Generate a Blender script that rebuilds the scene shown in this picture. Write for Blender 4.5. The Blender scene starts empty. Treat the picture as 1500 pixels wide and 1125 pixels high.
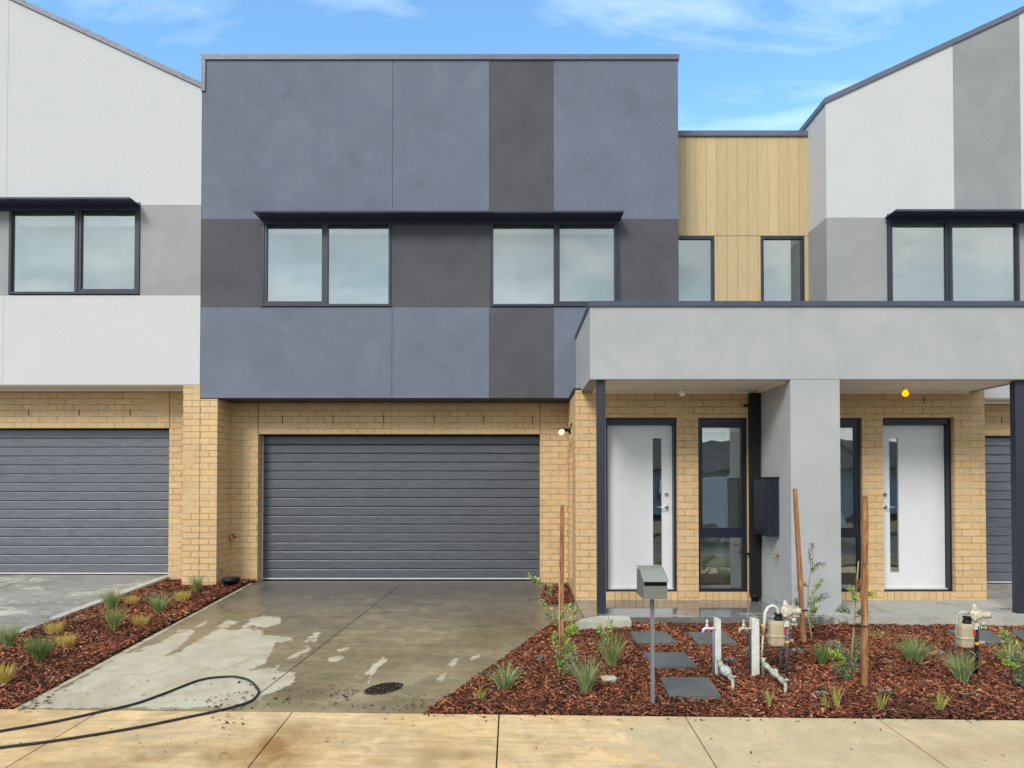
import bpy, bmesh, math, random
from mathutils import Vector, Matrix, noise
R = math.radians
random.seed(7)
rnd = random.random
def ru(a, b): return a + (b - a) * random.random()

# ------------------------------------------------------------------ scene / camera
S = bpy.context.scene
C = S.collection
F = 1050.0; CX = 750.0; CY = 693.7; TILT = R(1.0); EYE = 1.37
cam_d = bpy.data.cameras.new('camera'); cam = bpy.data.objects.new('camera', cam_d); C.objects.link(cam)
cam.location = (0, 0, EYE); cam.rotation_euler = (R(90) + TILT, 0, 0)
cam_d.sensor_width = 36; cam_d.lens = F / 1500 * 36
cam_d.shift_x = 0.0; cam_d.shift_y = (CY - 562.5) / 1500
cam_d.clip_start = 0.05; cam_d.clip_end = 2000
S.camera = cam
S.view_settings.view_transform = 'Standard'
try: S.view_settings.look = 'None'
except Exception: pass
S.view_settings.gamma = 1.0
S.view_settings.exposure = 0.0

cT, sT = math.cos(TILT), math.sin(TILT)
def ray(u, v):
    a = (u - CX) / F; b = (CY - v) / F
    return Vector((a, cT - b * sT, sT + b * cT))
def P(u, v, Y):
    d = ray(u, v); t = Y / d.y
    return d.x * t, EYE + d.z * t
def G(u, v, zf):
    """point of a measured image position on a ground surface z = zf(x, y)"""
    d = ray(u, v); t = 4.0
    for _ in range(60):
        z = zf(d.x * t, d.y * t); t2 = (z - EYE) / d.z
        if abs(t2 - t) < 1e-5: break
        t = 0.5 * t + 0.5 * t2
    return Vector((d.x * t, d.y * t, zf(d.x * t, d.y * t)))
def proj(p):
    x, y, z = p[0], p[1], p[2] - EYE
    fw = y * cT + z * sT; up = -y * sT + z * cT
    return CX + F * x / fw, CY - F * up / fw

# measured planes (metres in front of the camera)
YG, YD, YP, YF, YW = 10.26, 9.77, 9.01, 7.98, 10.38
YPATH = 4.95
def px(u, Y, v=650): return P(u, v, Y)[0]
def pz(v, Y, u=750): return P(u, v, Y)[1]

# ------------------------------------------------------------------ mesh builder
class MB:
    def __init__(s): s.v = []; s.f = []; s.sm = []; s.uv = []; s.col = []
    def add(s, vs, fs, smooth=False, uvs=None, col=None):
        o = len(s.v); s.v += [tuple(p) for p in vs]
        for i, f in enumerate(fs):
            s.f.append(tuple(o + k for k in f)); s.sm.append(smooth)
            s.uv.append(uvs[i] if uvs else None)
            s.col.append(col)
        return s
    def box(s, x0, x1, y0, y1, z0, z1, col=None):
        x0, x1 = min(x0, x1), max(x0, x1); y0, y1 = min(y0, y1), max(y0, y1); z0, z1 = min(z0, z1), max(z0, z1)
        vs = [(x0,y0,z0),(x1,y0,z0),(x1,y1,z0),(x0,y1,z0),(x0,y0,z1),(x1,y0,z1),(x1,y1,z1),(x0,y1,z1)]
        fs = [(0,3,2,1),(4,5,6,7),(0,1,5,4),(1,2,6,5),(2,3,7,6),(3,0,4,7)]
        return s.add(vs, fs, col=col)
    def obox(s, c, ax, ay, az, col=None):
        """oriented box, half-axes vectors"""
        c = Vector(c); ax, ay, az = Vector(ax), Vector(ay), Vector(az)
        vs = [c + sx*ax + sy*ay + sz*az for sz in (-1,1) for sx, sy in ((-1,-1),(1,-1),(1,1),(-1,1))]
        return s.add(vs, [(0,3,2,1),(4,5,6,7),(0,1,5,4),(1,2,6,5),(2,3,7,6),(3,0,4,7)], col=col)
    def tube(s, pts, r, seg=10, caps=True, smooth=True, col=None):
        pts = [Vector(p) for p in pts]; n = len(pts)
        rs = r if isinstance(r, (list, tuple)) else [r] * n
        vs = []; up = None
        for i, p in enumerate(pts):
            d = (pts[min(i+1, n-1)] - pts[max(i-1, 0)])
            if d.length < 1e-9: d = Vector((0,0,1))
            d.normalize()
            if up is None: up = Vector((0,0,1)) if abs(d.z) < 0.9 else Vector((1,0,0))
            a = d.cross(up)
            if a.length < 1e-6: a = d.cross(Vector((0,1,0)))
            a.normalize(); b = a.cross(d).normalized(); up = b
            for k in range(seg):
                t = 2*math.pi*k/seg
                vs.append(p + rs[i]*(math.cos(t)*a + math.sin(t)*b))
        fs = []
        for i in range(n-1):
            for k in range(seg):
                k2 = (k+1) % seg
                fs.append((i*seg+k, i*seg+k2, (i+1)*seg+k2, (i+1)*seg+k))
        s.add(vs, fs, smooth, col=col)
        if caps:
            s.add(vs[:seg], [tuple(range(seg))[::-1]], False, col=col); s.add(vs[-seg:], [tuple(range(seg))], False, col=col)
        return s
    def lathe(s, c, axis, prof, seg=20, smooth=True, col=None):
        """prof: list of (distance along axis, radius)"""
        ax = Vector(axis).normalized(); c = Vector(c)
        return s.tube([c + ax*h for h, r in prof] if True else None, [max(r, 1e-4) for h, r in prof], seg, True, smooth, col)
    def prism(s, poly, axis, a, b, col=None):
        """extrude 2-D polygon; axis 'y': poly=(x,z); axis 'x': poly=(y,z); axis 'z': poly=(x,y)"""
        def m(p, t):
            return {'y': (p[0], t, p[1]), 'x': (t, p[0], p[1]), 'z': (p[0], p[1], t)}[axis]
        n = len(poly); vs = [m(p, a) for p in poly] + [m(p, b) for p in poly]
        fs = [tuple(range(n))[::-1], tuple(range(n, 2*n))] + [(i, (i+1) % n, n+(i+1) % n, n+i) for i in range(n)]
        return s.add(vs, fs, col=col)
    def wall(s, x0, x1, z0, z1, y0, y1, holes=(), axis='y'):
        """slab with rectangular holes (x0,x1,z0,z1), one clean skin"""
        xs = sorted({x0, x1, *[min(max(h[i], x0), x1) for h in holes for i in (0,1)]})
        zs = sorted({z0, z1, *[min(max(h[i], z0), z1) for h in holes for i in (2,3)]})
        def solid(i, j):
            if i < 0 or j < 0 or i >= len(xs)-1 or j >= len(zs)-1: return False
            cx, cz = (xs[i]+xs[i+1])/2, (zs[j]+zs[j+1])/2
            return not any(h[0] < cx < h[1] and h[2] < cz < h[3] for h in holes)
        def m(x, y, z): return (x, y, z) if axis == 'y' else (y, x, z)
        for i in range(len(xs)-1):
            for j in range(len(zs)-1):
                if not solid(i, j): continue
                a, b, c, d = xs[i], xs[i+1], zs[j], zs[j+1]
                s.add([m(a,y0,c), m(b,y0,c), m(b,y0,d), m(a,y0,d)], [(0,1,2,3)])
                s.add([m(a,y1,c), m(b,y1,c), m(b,y1,d), m(a,y1,d)], [(3,2,1,0)])
                if not solid(i-1, j): s.add([m(a,y0,c), m(a,y0,d), m(a,y1,d), m(a,y1,c)], [(0,1,2,3)])
                if not solid(i+1, j): s.add([m(b,y0,c), m(b,y1,c), m(b,y1,d), m(b,y0,d)], [(0,1,2,3)])
                if not solid(i, j-1): s.add([m(a,y0,c), m(a,y1,c), m(b,y1,c), m(b,y0,c)], [(0,1,2,3)])
                if not solid(i, j+1): s.add([m(a,y0,d), m(b,y0,d), m(b,y1,d), m(a,y1,d)], [(0,1,2,3)])
        return s
    def ring(s, x0, x1, z0, z1, t, y0, y1, b=None, top=None):
        b = t if b is None else b; top = t if top is None else top
        return s.wall(x0, x1, z0, z1, y0, y1, [(x0+t, x1-t, z0+b, z1-top)])

def wloc(o):
    v = Vector((0,0,0))
    while o is not None:
        v += o.location; o = o.parent
    return v
def build(mb, name, m, parent=None, label=None, off=None, fix=True, bevel=0):
    """link the collected shapes as ONE mesh object; coordinates given in world space (off = own origin)"""
    me = bpy.data.meshes.new(name)
    base = wloc(parent) if parent else Vector(off or (0,0,0))
    me.from_pydata([(p[0]-base.x, p[1]-base.y, p[2]-base.z) for p in mb.v], [], mb.f)
    uvl = me.uv_layers.new(name='UVMap')
    for poly, uv, sm in zip(me.polygons, mb.uv, mb.sm):
        poly.use_smooth = sm
        n = poly.normal
        ax = max(range(3), key=lambda i: abs(n[i]))
        for k, li in enumerate(poly.loop_indices):
            if uv: uvl.data[li].uv = uv[k]; continue
            p = mb.v[me.loops[li].vertex_index]
            uvl.data[li].uv = ((p[1]+0.06, p[2]), (p[0], p[2]), (p[0], p[1]))[ax]
    if any(c is not None for c in mb.col):
        ca = me.color_attributes.new('Col', 'FLOAT_COLOR', 'CORNER')
        for poly, c in zip(me.polygons, mb.col):
            c = c or (1,1,1)
            for li in poly.loop_indices: ca.data[li].color = (c[0], c[1], c[2], 1)
    if fix:
        bm = bmesh.new(); bm.from_mesh(me)
        bmesh.ops.remove_doubles(bm, verts=bm.verts, dist=1e-5)
        bmesh.ops.recalc_face_normals(bm, faces=bm.faces)
        bm.to_mesh(me); bm.free()
    me.materials.append(m)
    o = bpy.data.objects.new(name, me); C.objects.link(o)
    if parent: o.parent = parent
    else: o.location = base
    if bevel:
        b = o.modifiers.new('bevel', 'BEVEL'); b.width = bevel; b.segments = 2; b.limit_method = 'ANGLE'; b.angle_limit = R(40)
    if label: o['label'] = label
    return o
def tag(o, label=None, cat=None, group=None, kind=None):
    if label: o['label'] = label
    if cat: o['category'] = cat
    if group: o['group'] = group
    if kind: o['kind'] = kind
    return o
def empty(name, loc, label, cat, group=None):
    o = bpy.data.objects.new(name, None); C.objects.link(o); o.location = loc; o.empty_display_size = 0.1
    return tag(o, label, cat, group)

# ------------------------------------------------------------------ materials
def newmat(name):
    m = bpy.data.materials.new(name); m.use_nodes = True
    nt = m.node_tree; nt.nodes.clear()
    out = nt.nodes.new('ShaderNodeOutputMaterial'); b = nt.nodes.new('ShaderNodeBsdfPrincipled')
    nt.links.new(b.outputs[0], out.inputs[0])
    return m, nt, b, out
def N(nt, t, **kw):
    n = nt.nodes.new(t)
    for k, v in kw.items():
        if k in n.inputs: n.inputs[k].default_value = v
        else: setattr(n, k, v)
    return n
def c4(c): return (c[0], c[1], c[2], 1)
def L(nt, a, b): nt.links.new(a, b)
def noise_n(nt, vec, scale, detail=4, rough=0.55, dist=0.0):
    n = N(nt, 'ShaderNodeTexNoise'); n.inputs['Scale'].default_value = scale
    n.inputs['Detail'].default_value = detail; n.inputs['Roughness'].default_value = rough; n.inputs['Distortion'].default_value = dist
    if vec is not None: L(nt, vec, n.inputs['Vector'])
    return n
def ramp(nt, fac, stops):
    r = N(nt, 'ShaderNodeValToRGB'); cr = r.color_ramp
    while len(cr.elements) < len(stops): cr.elements.new(0.5)
    for e, (p, c) in zip(cr.elements, stops):
        e.position = p; e.color = c4(c) if hasattr(c, '__len__') else (c, c, c, 1)
    L(nt, fac, r.inputs[0]); return r
def mix(nt, fac, a, b, mode='MIX'):
    n = N(nt, 'ShaderNodeMix', data_type='RGBA', blend_type=mode)
    for sock, val in ((n.inputs[0], fac), (n.inputs[6], a), (n.inputs[7], b)):
        if isinstance(val, (int, float)): sock.default_value = val
        elif isinstance(val, (tuple, list)): sock.default_value = c4(val)
        else: L(nt, val, sock)
    return n.outputs[2]
def math_n(nt, op, a, b=0.0, clamp=False):
    n = N(nt, 'ShaderNodeMath', operation=op); n.use_clamp = clamp
    for s, v in ((n.inputs[0], a), (n.inputs[1], b)):
        if isinstance(v, (int, float)): s.default_value = v
        else: L(nt, v, s)
    return n.outputs[0]
def bump(nt, b, h, strength, dist=0.01):
    n = N(nt, 'ShaderNodeBump'); n.inputs['Strength'].default_value = strength; n.inputs['Distance'].default_value = dist
    L(nt, h, n.inputs['Height']); L(nt, n.outputs[0], b.inputs['Normal']); return n
def wpos(nt):
    return N(nt, 'ShaderNodeNewGeometry').outputs['Position']

def m_render(name, col, tint=None, amt=0.18, streak=0.0, rough=0.9):
    """acrylic-rendered wall: trowel mottling, blotches, fine grain"""
    m, nt, b, _ = newmat(name); p = wpos(nt)
    n1 = noise_n(nt, p, 1.7, 6, 0.66, 0.4); n2 = noise_n(nt, p, 11, 5, 0.65, 0.5); nfg = noise_n(nt, p, 110, 2, 0.6)
    t = tint or tuple(min(1, c*1.2) for c in col)
    dk = tuple(c*(1-amt) for c in col)
    r1 = ramp(nt, n1.outputs[0], [(0.32, dk), (0.5, col), (0.70, t)])
    r2 = ramp(nt, n2.outputs[0], [(0.25, 1-amt*0.55), (0.75, 1+amt*0.3)])
    c = mix(nt, 1.0, r1.outputs[0], r2.outputs[0], 'MULTIPLY')
    c = mix(nt, 1.0, c, ramp(nt, nfg.outputs[0], [(0.25, 0.90), (0.75, 1.08)]).outputs[0], 'MULTIPLY')
    if streak:
        mp = N(nt, 'ShaderNodeMapping'); mp.inputs['Scale'].default_value = (9, 9, 1.6); L(nt, p, mp.inputs[0])
        n4 = noise_n(nt, mp.outputs[0], 1.0, 5, 0.7, 0.6)
        f = ramp(nt, n4.outputs[0], [(0.60, 0.0), (0.78, streak)])
        c = mix(nt, f.outputs[0], c, tuple(min(1, x*2.2+0.02) for x in col))
    L(nt, c, b.inputs['Base Color'])
    n3 = noise_n(nt, p, 160, 3, 0.7); n5 = noise_n(nt, p, 14, 3, 0.5)
    h = math_n(nt, 'ADD', n3.outputs[0], math_n(nt, 'MULTIPLY', n5.outputs[0], 1.5))
    bump(nt, b, h, 0.35, 0.004)
    b.inputs['Roughness'].default_value = rough
    b.inputs['Specular IOR Level'].default_value = 0.25
    return m
def m_paint(name, col, rough=0.5, spec=0.5, metal=0.0, var=0.06, bumpy=0.0, ns=5):
    m, nt, b, _ = newmat(name); p = wpos(nt)
    n1 = noise_n(nt, p, ns, 4, 0.6)
    r = ramp(nt, n1.outputs[0], [(0.3, tuple(c*(1-var) for c in col)), (0.7, tuple(min(1, c*(1+var)) for c in col))])
    L(nt, r.outputs[0], b.inputs['Base Color'])
    n2 = noise_n(nt, p, 30, 3, 0.6)
    rr = ramp(nt, n2.outputs[0], [(0.3, max(0.03, rough-0.07)), (0.7, min(1, rough+0.07))]); L(nt, rr.outputs[0], b.inputs['Roughness'])
    b.inputs['Specular IOR Level'].default_value = spec; b.inputs['Metallic'].default_value = metal
    if bumpy: bump(nt, b, noise_n(nt, p, 60, 3).outputs[0], bumpy, 0.004)
    return m
def m_brick(name, rot=False, du=0.0, dv=0.0, w=0.24, h=0.0857):
    m, nt, b, _ = newmat(name)
    uv = N(nt, 'ShaderNodeTexCoord').outputs['UV']
    mp = N(nt, 'ShaderNodeMapping'); mp.inputs['Location'].default_value = (du, dv, 0)
    L(nt, uv, mp.inputs[0]); vec = mp.outputs[0]
    bt = N(nt, 'ShaderNodeTexBrick'); L(nt, vec, bt.inputs['Vector'])
    bt.offset = 0.0 if rot else 0.5
    bt.inputs['Color1'].default_value = (0.0, 0, 0, 1); bt.inputs['Color2'].default_value = (1, 1, 1, 1); bt.inputs['Mortar'].default_value = (0.5, 0.5, 0.5, 1)
    bt.inputs['Scale'].default_value = 1; bt.inputs['Mortar Size'].default_value = 0.0062; bt.inputs['Mortar Smooth'].default_value = 0.25
    bt.inputs['Brick Width'].default_value = w; bt.inputs['Row Height'].default_value = h
    bt.inputs['Bias'].default_value = 0.0
    p = wpos(nt)
    bc = ramp(nt, bt.outputs['Color'], [(0.0, (0.63, 0.415, 0.205)), (0.45, (0.675, 0.458, 0.235)), (0.75, (0.69, 0.465, 0.24)), (1.0, (0.645, 0.45, 0.24))])
    n1 = noise_n(nt, p, 45, 4, 0.7); f1 = ramp(nt, n1.outputs[0], [(0.3, 0.80), (0.65, 1.08)])
    c = mix(nt, 1.0, bc.outputs[0], f1.outputs[0], 'MULTIPLY')
    n2 = noise_n(nt, p, 1.3, 4, 0.6); f2 = ramp(nt, n2.outputs[0], [(0.3, 0.90), (0.7, 1.05)])
    c = mix(nt, 1.0, c, f2.outputs[0], 'MULTIPLY')
    # mortar: partly clean pale, partly stained grey-green
    n3 = noise_n(nt, p, 2.2, 4, 0.7, 0.5)
    mc = ramp(nt, n3.outputs[0], [(0.33, (0.27, 0.23, 0.155)), (0.50, (0.37, 0.31, 0.21)), (0.68, (0.56, 0.48, 0.34))])
    c = mix(nt, bt.outputs['Fac'], c, mc.outputs[0])
    L(nt, c, b.inputs['Base Color'])
    b.inputs['Roughness'].default_value = 0.9; b.inputs['Specular IOR Level'].default_value = 0.25
    hh = math_n(nt, 'ADD', math_n(nt, 'MULTIPLY', math_n(nt, 'SUBTRACT', 1.0, bt.outputs['Fac']), 1.0), math_n(nt, 'MULTIPLY', n1.outputs[0], 0.35))
    bump(nt, b, hh, 0.8, 0.006)
    return m
def m_attr(name, rough=0.8, var=0.12, sub=0.0, trans=0.0):
    m, nt, b, out = newmat(name)
    a = N(nt, 'ShaderNodeAttribute', attribute_name='Col')
    n1 = noise_n(nt, wpos(nt), 40, 3, 0.6); f = ramp(nt, n1.outputs[0], [(0.3, 1-var), (0.7, 1+var)])
    c = mix(nt, 1.0, a.outputs[0], f.outputs[0], 'MULTIPLY')
    L(nt, c, b.inputs['Base Color']); b.inputs['Roughness'].default_value = rough
    b.inputs['Specular IOR Level'].default_value = 0.3
    if trans:
        t = N(nt, 'ShaderNodeBsdfTranslucent'); L(nt, c, t.inputs[0])
        ms = N(nt, 'ShaderNodeMixShader'); ms.inputs[0].default_value = trans
        L(nt, b.outputs[0], ms.inputs[1]); L(nt, t.outputs[0], ms.inputs[2]); L(nt, ms.outputs[0], out.inputs[0])
    return m
def m_glass(name, tint=(0.80, 0.90, 0.90), refl=0.30):
    """window glass: clear with a strong coated reflection"""
    m, nt, b, out = newmat(name); nt.nodes.remove(b)
    g = N(nt, 'ShaderNodeBsdfGlossy'); g.inputs['Roughness'].default_value = 0.0; g.inputs['Color'].default_value = c4((0.96, 0.95, 0.93))
    t = N(nt, 'ShaderNodeBsdfTransparent'); t.inputs[0].default_value = c4(tint)
    fr = N(nt, 'ShaderNodeFresnel'); fr.inputs[0].default_value = 1.5
    n = noise_n(nt, wpos(nt), 1.6, 2, 0.5); bp = N(nt, 'ShaderNodeBump'); bp.inputs['Strength'].default_value = 0.14; bp.inputs['Distance'].default_value = 0.02
    L(nt, n.outputs[0], bp.inputs['Height']); L(nt, bp.outputs[0], g.inputs['Normal'])
    f = math_n(nt, 'ADD', fr.outputs[0], refl, True)
    ms = N(nt, 'ShaderNodeMixShader'); L(nt, f, ms.inputs[0]); L(nt, t.outputs[0], ms.inputs[1]); L(nt, g.outputs[0], ms.inputs[2])
    L(nt, ms.outputs[0], out.inputs[0]); return m
def m_emit(name, col, s):
    m, nt, b, out = newmat(name); b.inputs['Base Color'].default_value = c4(col)
    b.inputs['Emission Color'].default_value = c4(col); b.inputs['Emission Strength'].default_value = s
    return m

M = {}
M['blue'] = m_render('render_blue_grey', (0.155, 0.176, 0.228), (0.172, 0.194, 0.246), 0.11, 0.16)
M['dark'] = m_render('render_charcoal', (0.094, 0.095, 0.107), (0.104, 0.107, 0.117), 0.12, 0.10)
M['white'] = m_render('render_off_white', (0.565, 0.572, 0.575), (0.585, 0.588, 0.59), 0.025)
M['light'] = m_render('render_light_grey', (0.40, 0.412, 0.416), (0.44, 0.445, 0.447), 0.07)
M['mid'] = m_render('render_mid_grey', (0.335, 0.335, 0.342), (0.37, 0.368, 0.372), 0.08)
M['mid2'] = m_render('render_cool_grey', (0.29, 0.302, 0.31), (0.325, 0.335, 0.34), 0.08)
M['brick'] = m_brick('cream_brick', du=0.05, dv=0.032)
M['brickp'] = m_brick('cream_brick_porch', du=0.11, dv=0.032)
M['sold'] = m_brick('cream_brick_on_edge', True, 0.02, 0.22, 0.0875, 0.5)
M['metal'] = m_paint('dark_blue_metal', (0.024, 0.028, 0.045), 0.40, 0.5, 0, 0.1)
M['frame'] = m_paint('black_blue_frame', (0.013, 0.015, 0.028), 0.35, 0.4, 0, 0.1)
M['hood'] = m_paint('hood_sheet_metal', (0.045, 0.050, 0.085), 0.16, 0.6, 0, 0.1)
M['cap'] = m_paint('roof_flashing', (0.115, 0.130, 0.185), 0.45, 0.5, 0, 0.12)
M['capd'] = m_paint('porch_flashing', (0.060, 0.070, 0.105), 0.45, 0.5, 0, 0.12)
M['trim'] = m_paint('black_trim', (0.020, 0.018, 0.024), 0.5, 0.4)
M['soffit'] = m_paint('cream_sheet', (0.76, 0.67, 0.56), 0.8, 0.2, 0, 0.03)
M['ceil'] = m_paint('ceiling_sheet', (0.86, 0.80, 0.73), 0.85, 0.2, 0, 0.03)
M['door'] = m_paint('white_door_paint', (0.68, 0.69, 0.71), 0.45, 0.4, 0, 0.03)
M['glass'] = m_glass('upper_glass', (0.90, 0.945, 0.93), 0.20)
M['glasslow'] = m_glass('lower_glass', (0.90, 0.94, 0.93), 0.17)
M['blind'] = m_paint('blind_fabric', (0.50, 0.53, 0.525), 0.9, 0.1, 0, 0.03)
M['rail'] = m_paint('blind_rail', (0.92, 0.93, 0.86), 0.6, 0.3, 0, 0.02)
M['black'] = m_paint('black_plastic', (0.008, 0.008, 0.010), 0.55, 0.3)
M['chrome'] = m_paint('satin_chrome', (0.70, 0.70, 0.70), 0.22, 0.5, 1.0, 0.03)
M['brass'] = m_paint('aged_brass', (0.45, 0.24, 0.10), 0.35, 0.5, 0.9, 0.15)
M['seal'] = m_paint('door_bottom_rail', (0.62, 0.62, 0.58), 0.4, 0.4)
M['gal'] = m_paint('grey_post_metal', (0.165, 0.18, 0.19), 0.45, 0.5)
M['olive'] = m_paint('letterbox_grey', (0.165, 0.165, 0.145), 0.45, 0.4)
M['lid'] = m_paint('letterbox_lid', (0.27, 0.27, 0.22), 0.15, 0.8)
M['whitepl'] = m_paint('white_post', (0.60, 0.62, 0.55), 0.6, 0.3, 0, 0.16, 0.2, 25)
M['purple'] = m_paint('purple_pipe', (0.36, 0.29, 0.46), 0.4, 0.4, 0, 0.1)
M['lilac'] = m_paint('lilac_tap', (0.62, 0.58, 0.72), 0.35, 0.4, 0, 0.1)
M['gwhite'] = m_paint('greyed_brass', (0.44, 0.45, 0.35), 0.45, 0.4, 0, 0.5, 0.6, 45)
M['beige'] = m_paint('meter_beige', (0.44, 0.36, 0.245), 0.5, 0.4, 0, 0.12, 0.1, 20)
M['beige2'] = m_paint('regulator_cast', (0.54, 0.47, 0.35), 0.5, 0.4, 0, 0.35, 0.5, 60)
M['greypipe'] = m_paint('galvanised_pipe', (0.12, 0.14, 0.17), 0.45, 0.5, 0.3, 0.6, 0.2, 70)
M['yellow'] = m_paint('yellow_band', (0.70, 0.36, 0.03), 0.5, 0.3)
M['red'] = m_paint('red_label', (0.55, 0.04, 0.03), 0.5, 0.3)
M['bluepl'] = m_paint('blue_plastic', (0.02, 0.30, 0.55), 0.5, 0.3)
M['paver'] = m_render('paver_concrete', (0.13, 0.135, 0.125), (0.17, 0.17, 0.155), 0.2, 0, 0.8)
M['cover'] = m_paint('cover_concrete', (0.50, 0.50, 0.40), 0.8, 0.2, 0, 0.15, 0.4)
M['chips'] = m_attr('bark_chips', 0.75, 0.25)
M['leaf'] = m_attr('leaves', 0.55, 0.15, trans=0.25)
M['bark'] = m_attr('debris', 0.9, 0.2)
M['int'] = m_paint('interior_wall', (0.86, 0.86, 0.82), 0.9, 0.1)
M['intf'] = m_paint('interior_floor', (0.28, 0.26, 0.22), 0.4, 0.4)
M['cyanpl'] = m_paint('pale_bulb', (0.80, 0.80, 0.76), 0.2, 0.5)

def m_garage(k=1.0):
    m, nt, b, _ = newmat('garage_door_woodgrain'); p = wpos(nt)
    mp = N(nt, 'ShaderNodeMapping'); mp.inputs['Scale'].default_value = (2.6, 1, 20); mp.inputs['Rotation'].default_value = (0, R(1.5), 0); L(nt, p, mp.inputs[0])
    n1 = noise_n(nt, mp.outputs[0], 1.6, 6, 0.68, 1.3)
    r = ramp(nt, n1.outputs[0], [(0.30, (0.070*k, 0.075*k, 0.093*k)), (0.5, (0.100*k, 0.107*k, 0.128*k)), (0.70, (0.140*k, 0.149*k, 0.175*k))])
    L(nt, r.outputs[0], b.inputs['Base Color']); b.inputs['Roughness'].default_value = 0.33; b.inputs['Specular IOR Level'].default_value = 0.8
    mp2 = N(nt, 'ShaderNodeMapping'); mp2.inputs['Scale'].default_value = (4, 1, 90); L(nt, p, mp2.inputs[0])
    n2 = noise_n(nt, mp2.outputs[0], 2, 4, 0.6, 0.5); bump(nt, b, n2.outputs[0], 0.35, 0.004)
    return m
M['garage'] = m_garage(0.78); M['garagel'] = m_garage(1.12)
def m_wood():
    m, nt, b, _ = newmat('oak_cladding'); p = wpos(nt)
    sx = N(nt, 'ShaderNodeSeparateXYZ'); L(nt, p, sx.inputs[0])
    idx = math_n(nt, 'FLOOR', math_n(nt, 'MULTIPLY', math_n(nt, 'ADD', sx.outputs[0], -px(1080, YW, 300)+0.1505*40), 1/0.1505))
    wn = N(nt, 'ShaderNodeTexWhiteNoise', noise_dimensions='1D'); L(nt, idx, wn.inputs['W'])
    mp = N(nt, 'ShaderNodeMapping'); mp.inputs['Scale'].default_value = (26, 1, 1.3); L(nt, p, mp.inputs[0])
    off = N(nt, 'ShaderNodeVectorMath', operation='ADD'); L(nt, mp.outputs[0], off.inputs[0])
    cb = N(nt, 'ShaderNodeCombineXYZ'); L(nt, math_n(nt, 'MULTIPLY', wn.outputs[0], 20.0), cb.inputs[2]); L(nt, cb.outputs[0], off.inputs[1])
    n1 = noise_n(nt, off.outputs[0], 2.2, 6, 0.65, 0.8)
    r = ramp(nt, n1.outputs[0], [(0.28, (0.47, 0.345, 0.175)), (0.5, (0.54, 0.41, 0.22)), (0.72, (0.58, 0.45, 0.25))])
    f = ramp(nt, wn.outputs[0], [(0, 0.93), (1, 1.05)])
    c = mix(nt, 1.0, r.outputs[0], f.outputs[0], 'MULTIPLY')
    L(nt, c, b.inputs['Base Color']); b.inputs['Roughness'].default_value = 0.6
    bump(nt, b, n1.outputs[0], 0.15, 0.003); return m
M['wood'] = m_wood()
def m_stake(name, a, bcol):
    m, nt, b, _ = newmat(name); p = wpos(nt)
    mp = N(nt, 'ShaderNodeMapping'); mp.inputs['Scale'].default_value = (30, 30, 3); L(nt, p, mp.inputs[0])
    n1 = noise_n(nt, mp.outputs[0], 1.5, 5, 0.7, 0.8)
    r = ramp(nt, n1.outputs[0], [(0.35, tuple(x*0.45 for x in a)), (0.5, a), (0.68, bcol)])
    L(nt, r.outputs[0], b.inputs['Base Color']); b.inputs['Roughness'].default_value = 0.75
    bump(nt, b, n1.outputs[0], 0.5, 0.004); return m
M['stake'] = m_stake('hardwood_stake', (0.30, 0.13, 0.045), (0.48, 0.27, 0.12))
M['cane'] = m_stake('bamboo_cane', (0.50, 0.34, 0.16), (0.62, 0.46, 0.25))
M['stem'] = m_stake('plant_stem', (0.24, 0.17, 0.10), (0.32, 0.26, 0.15))

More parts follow.
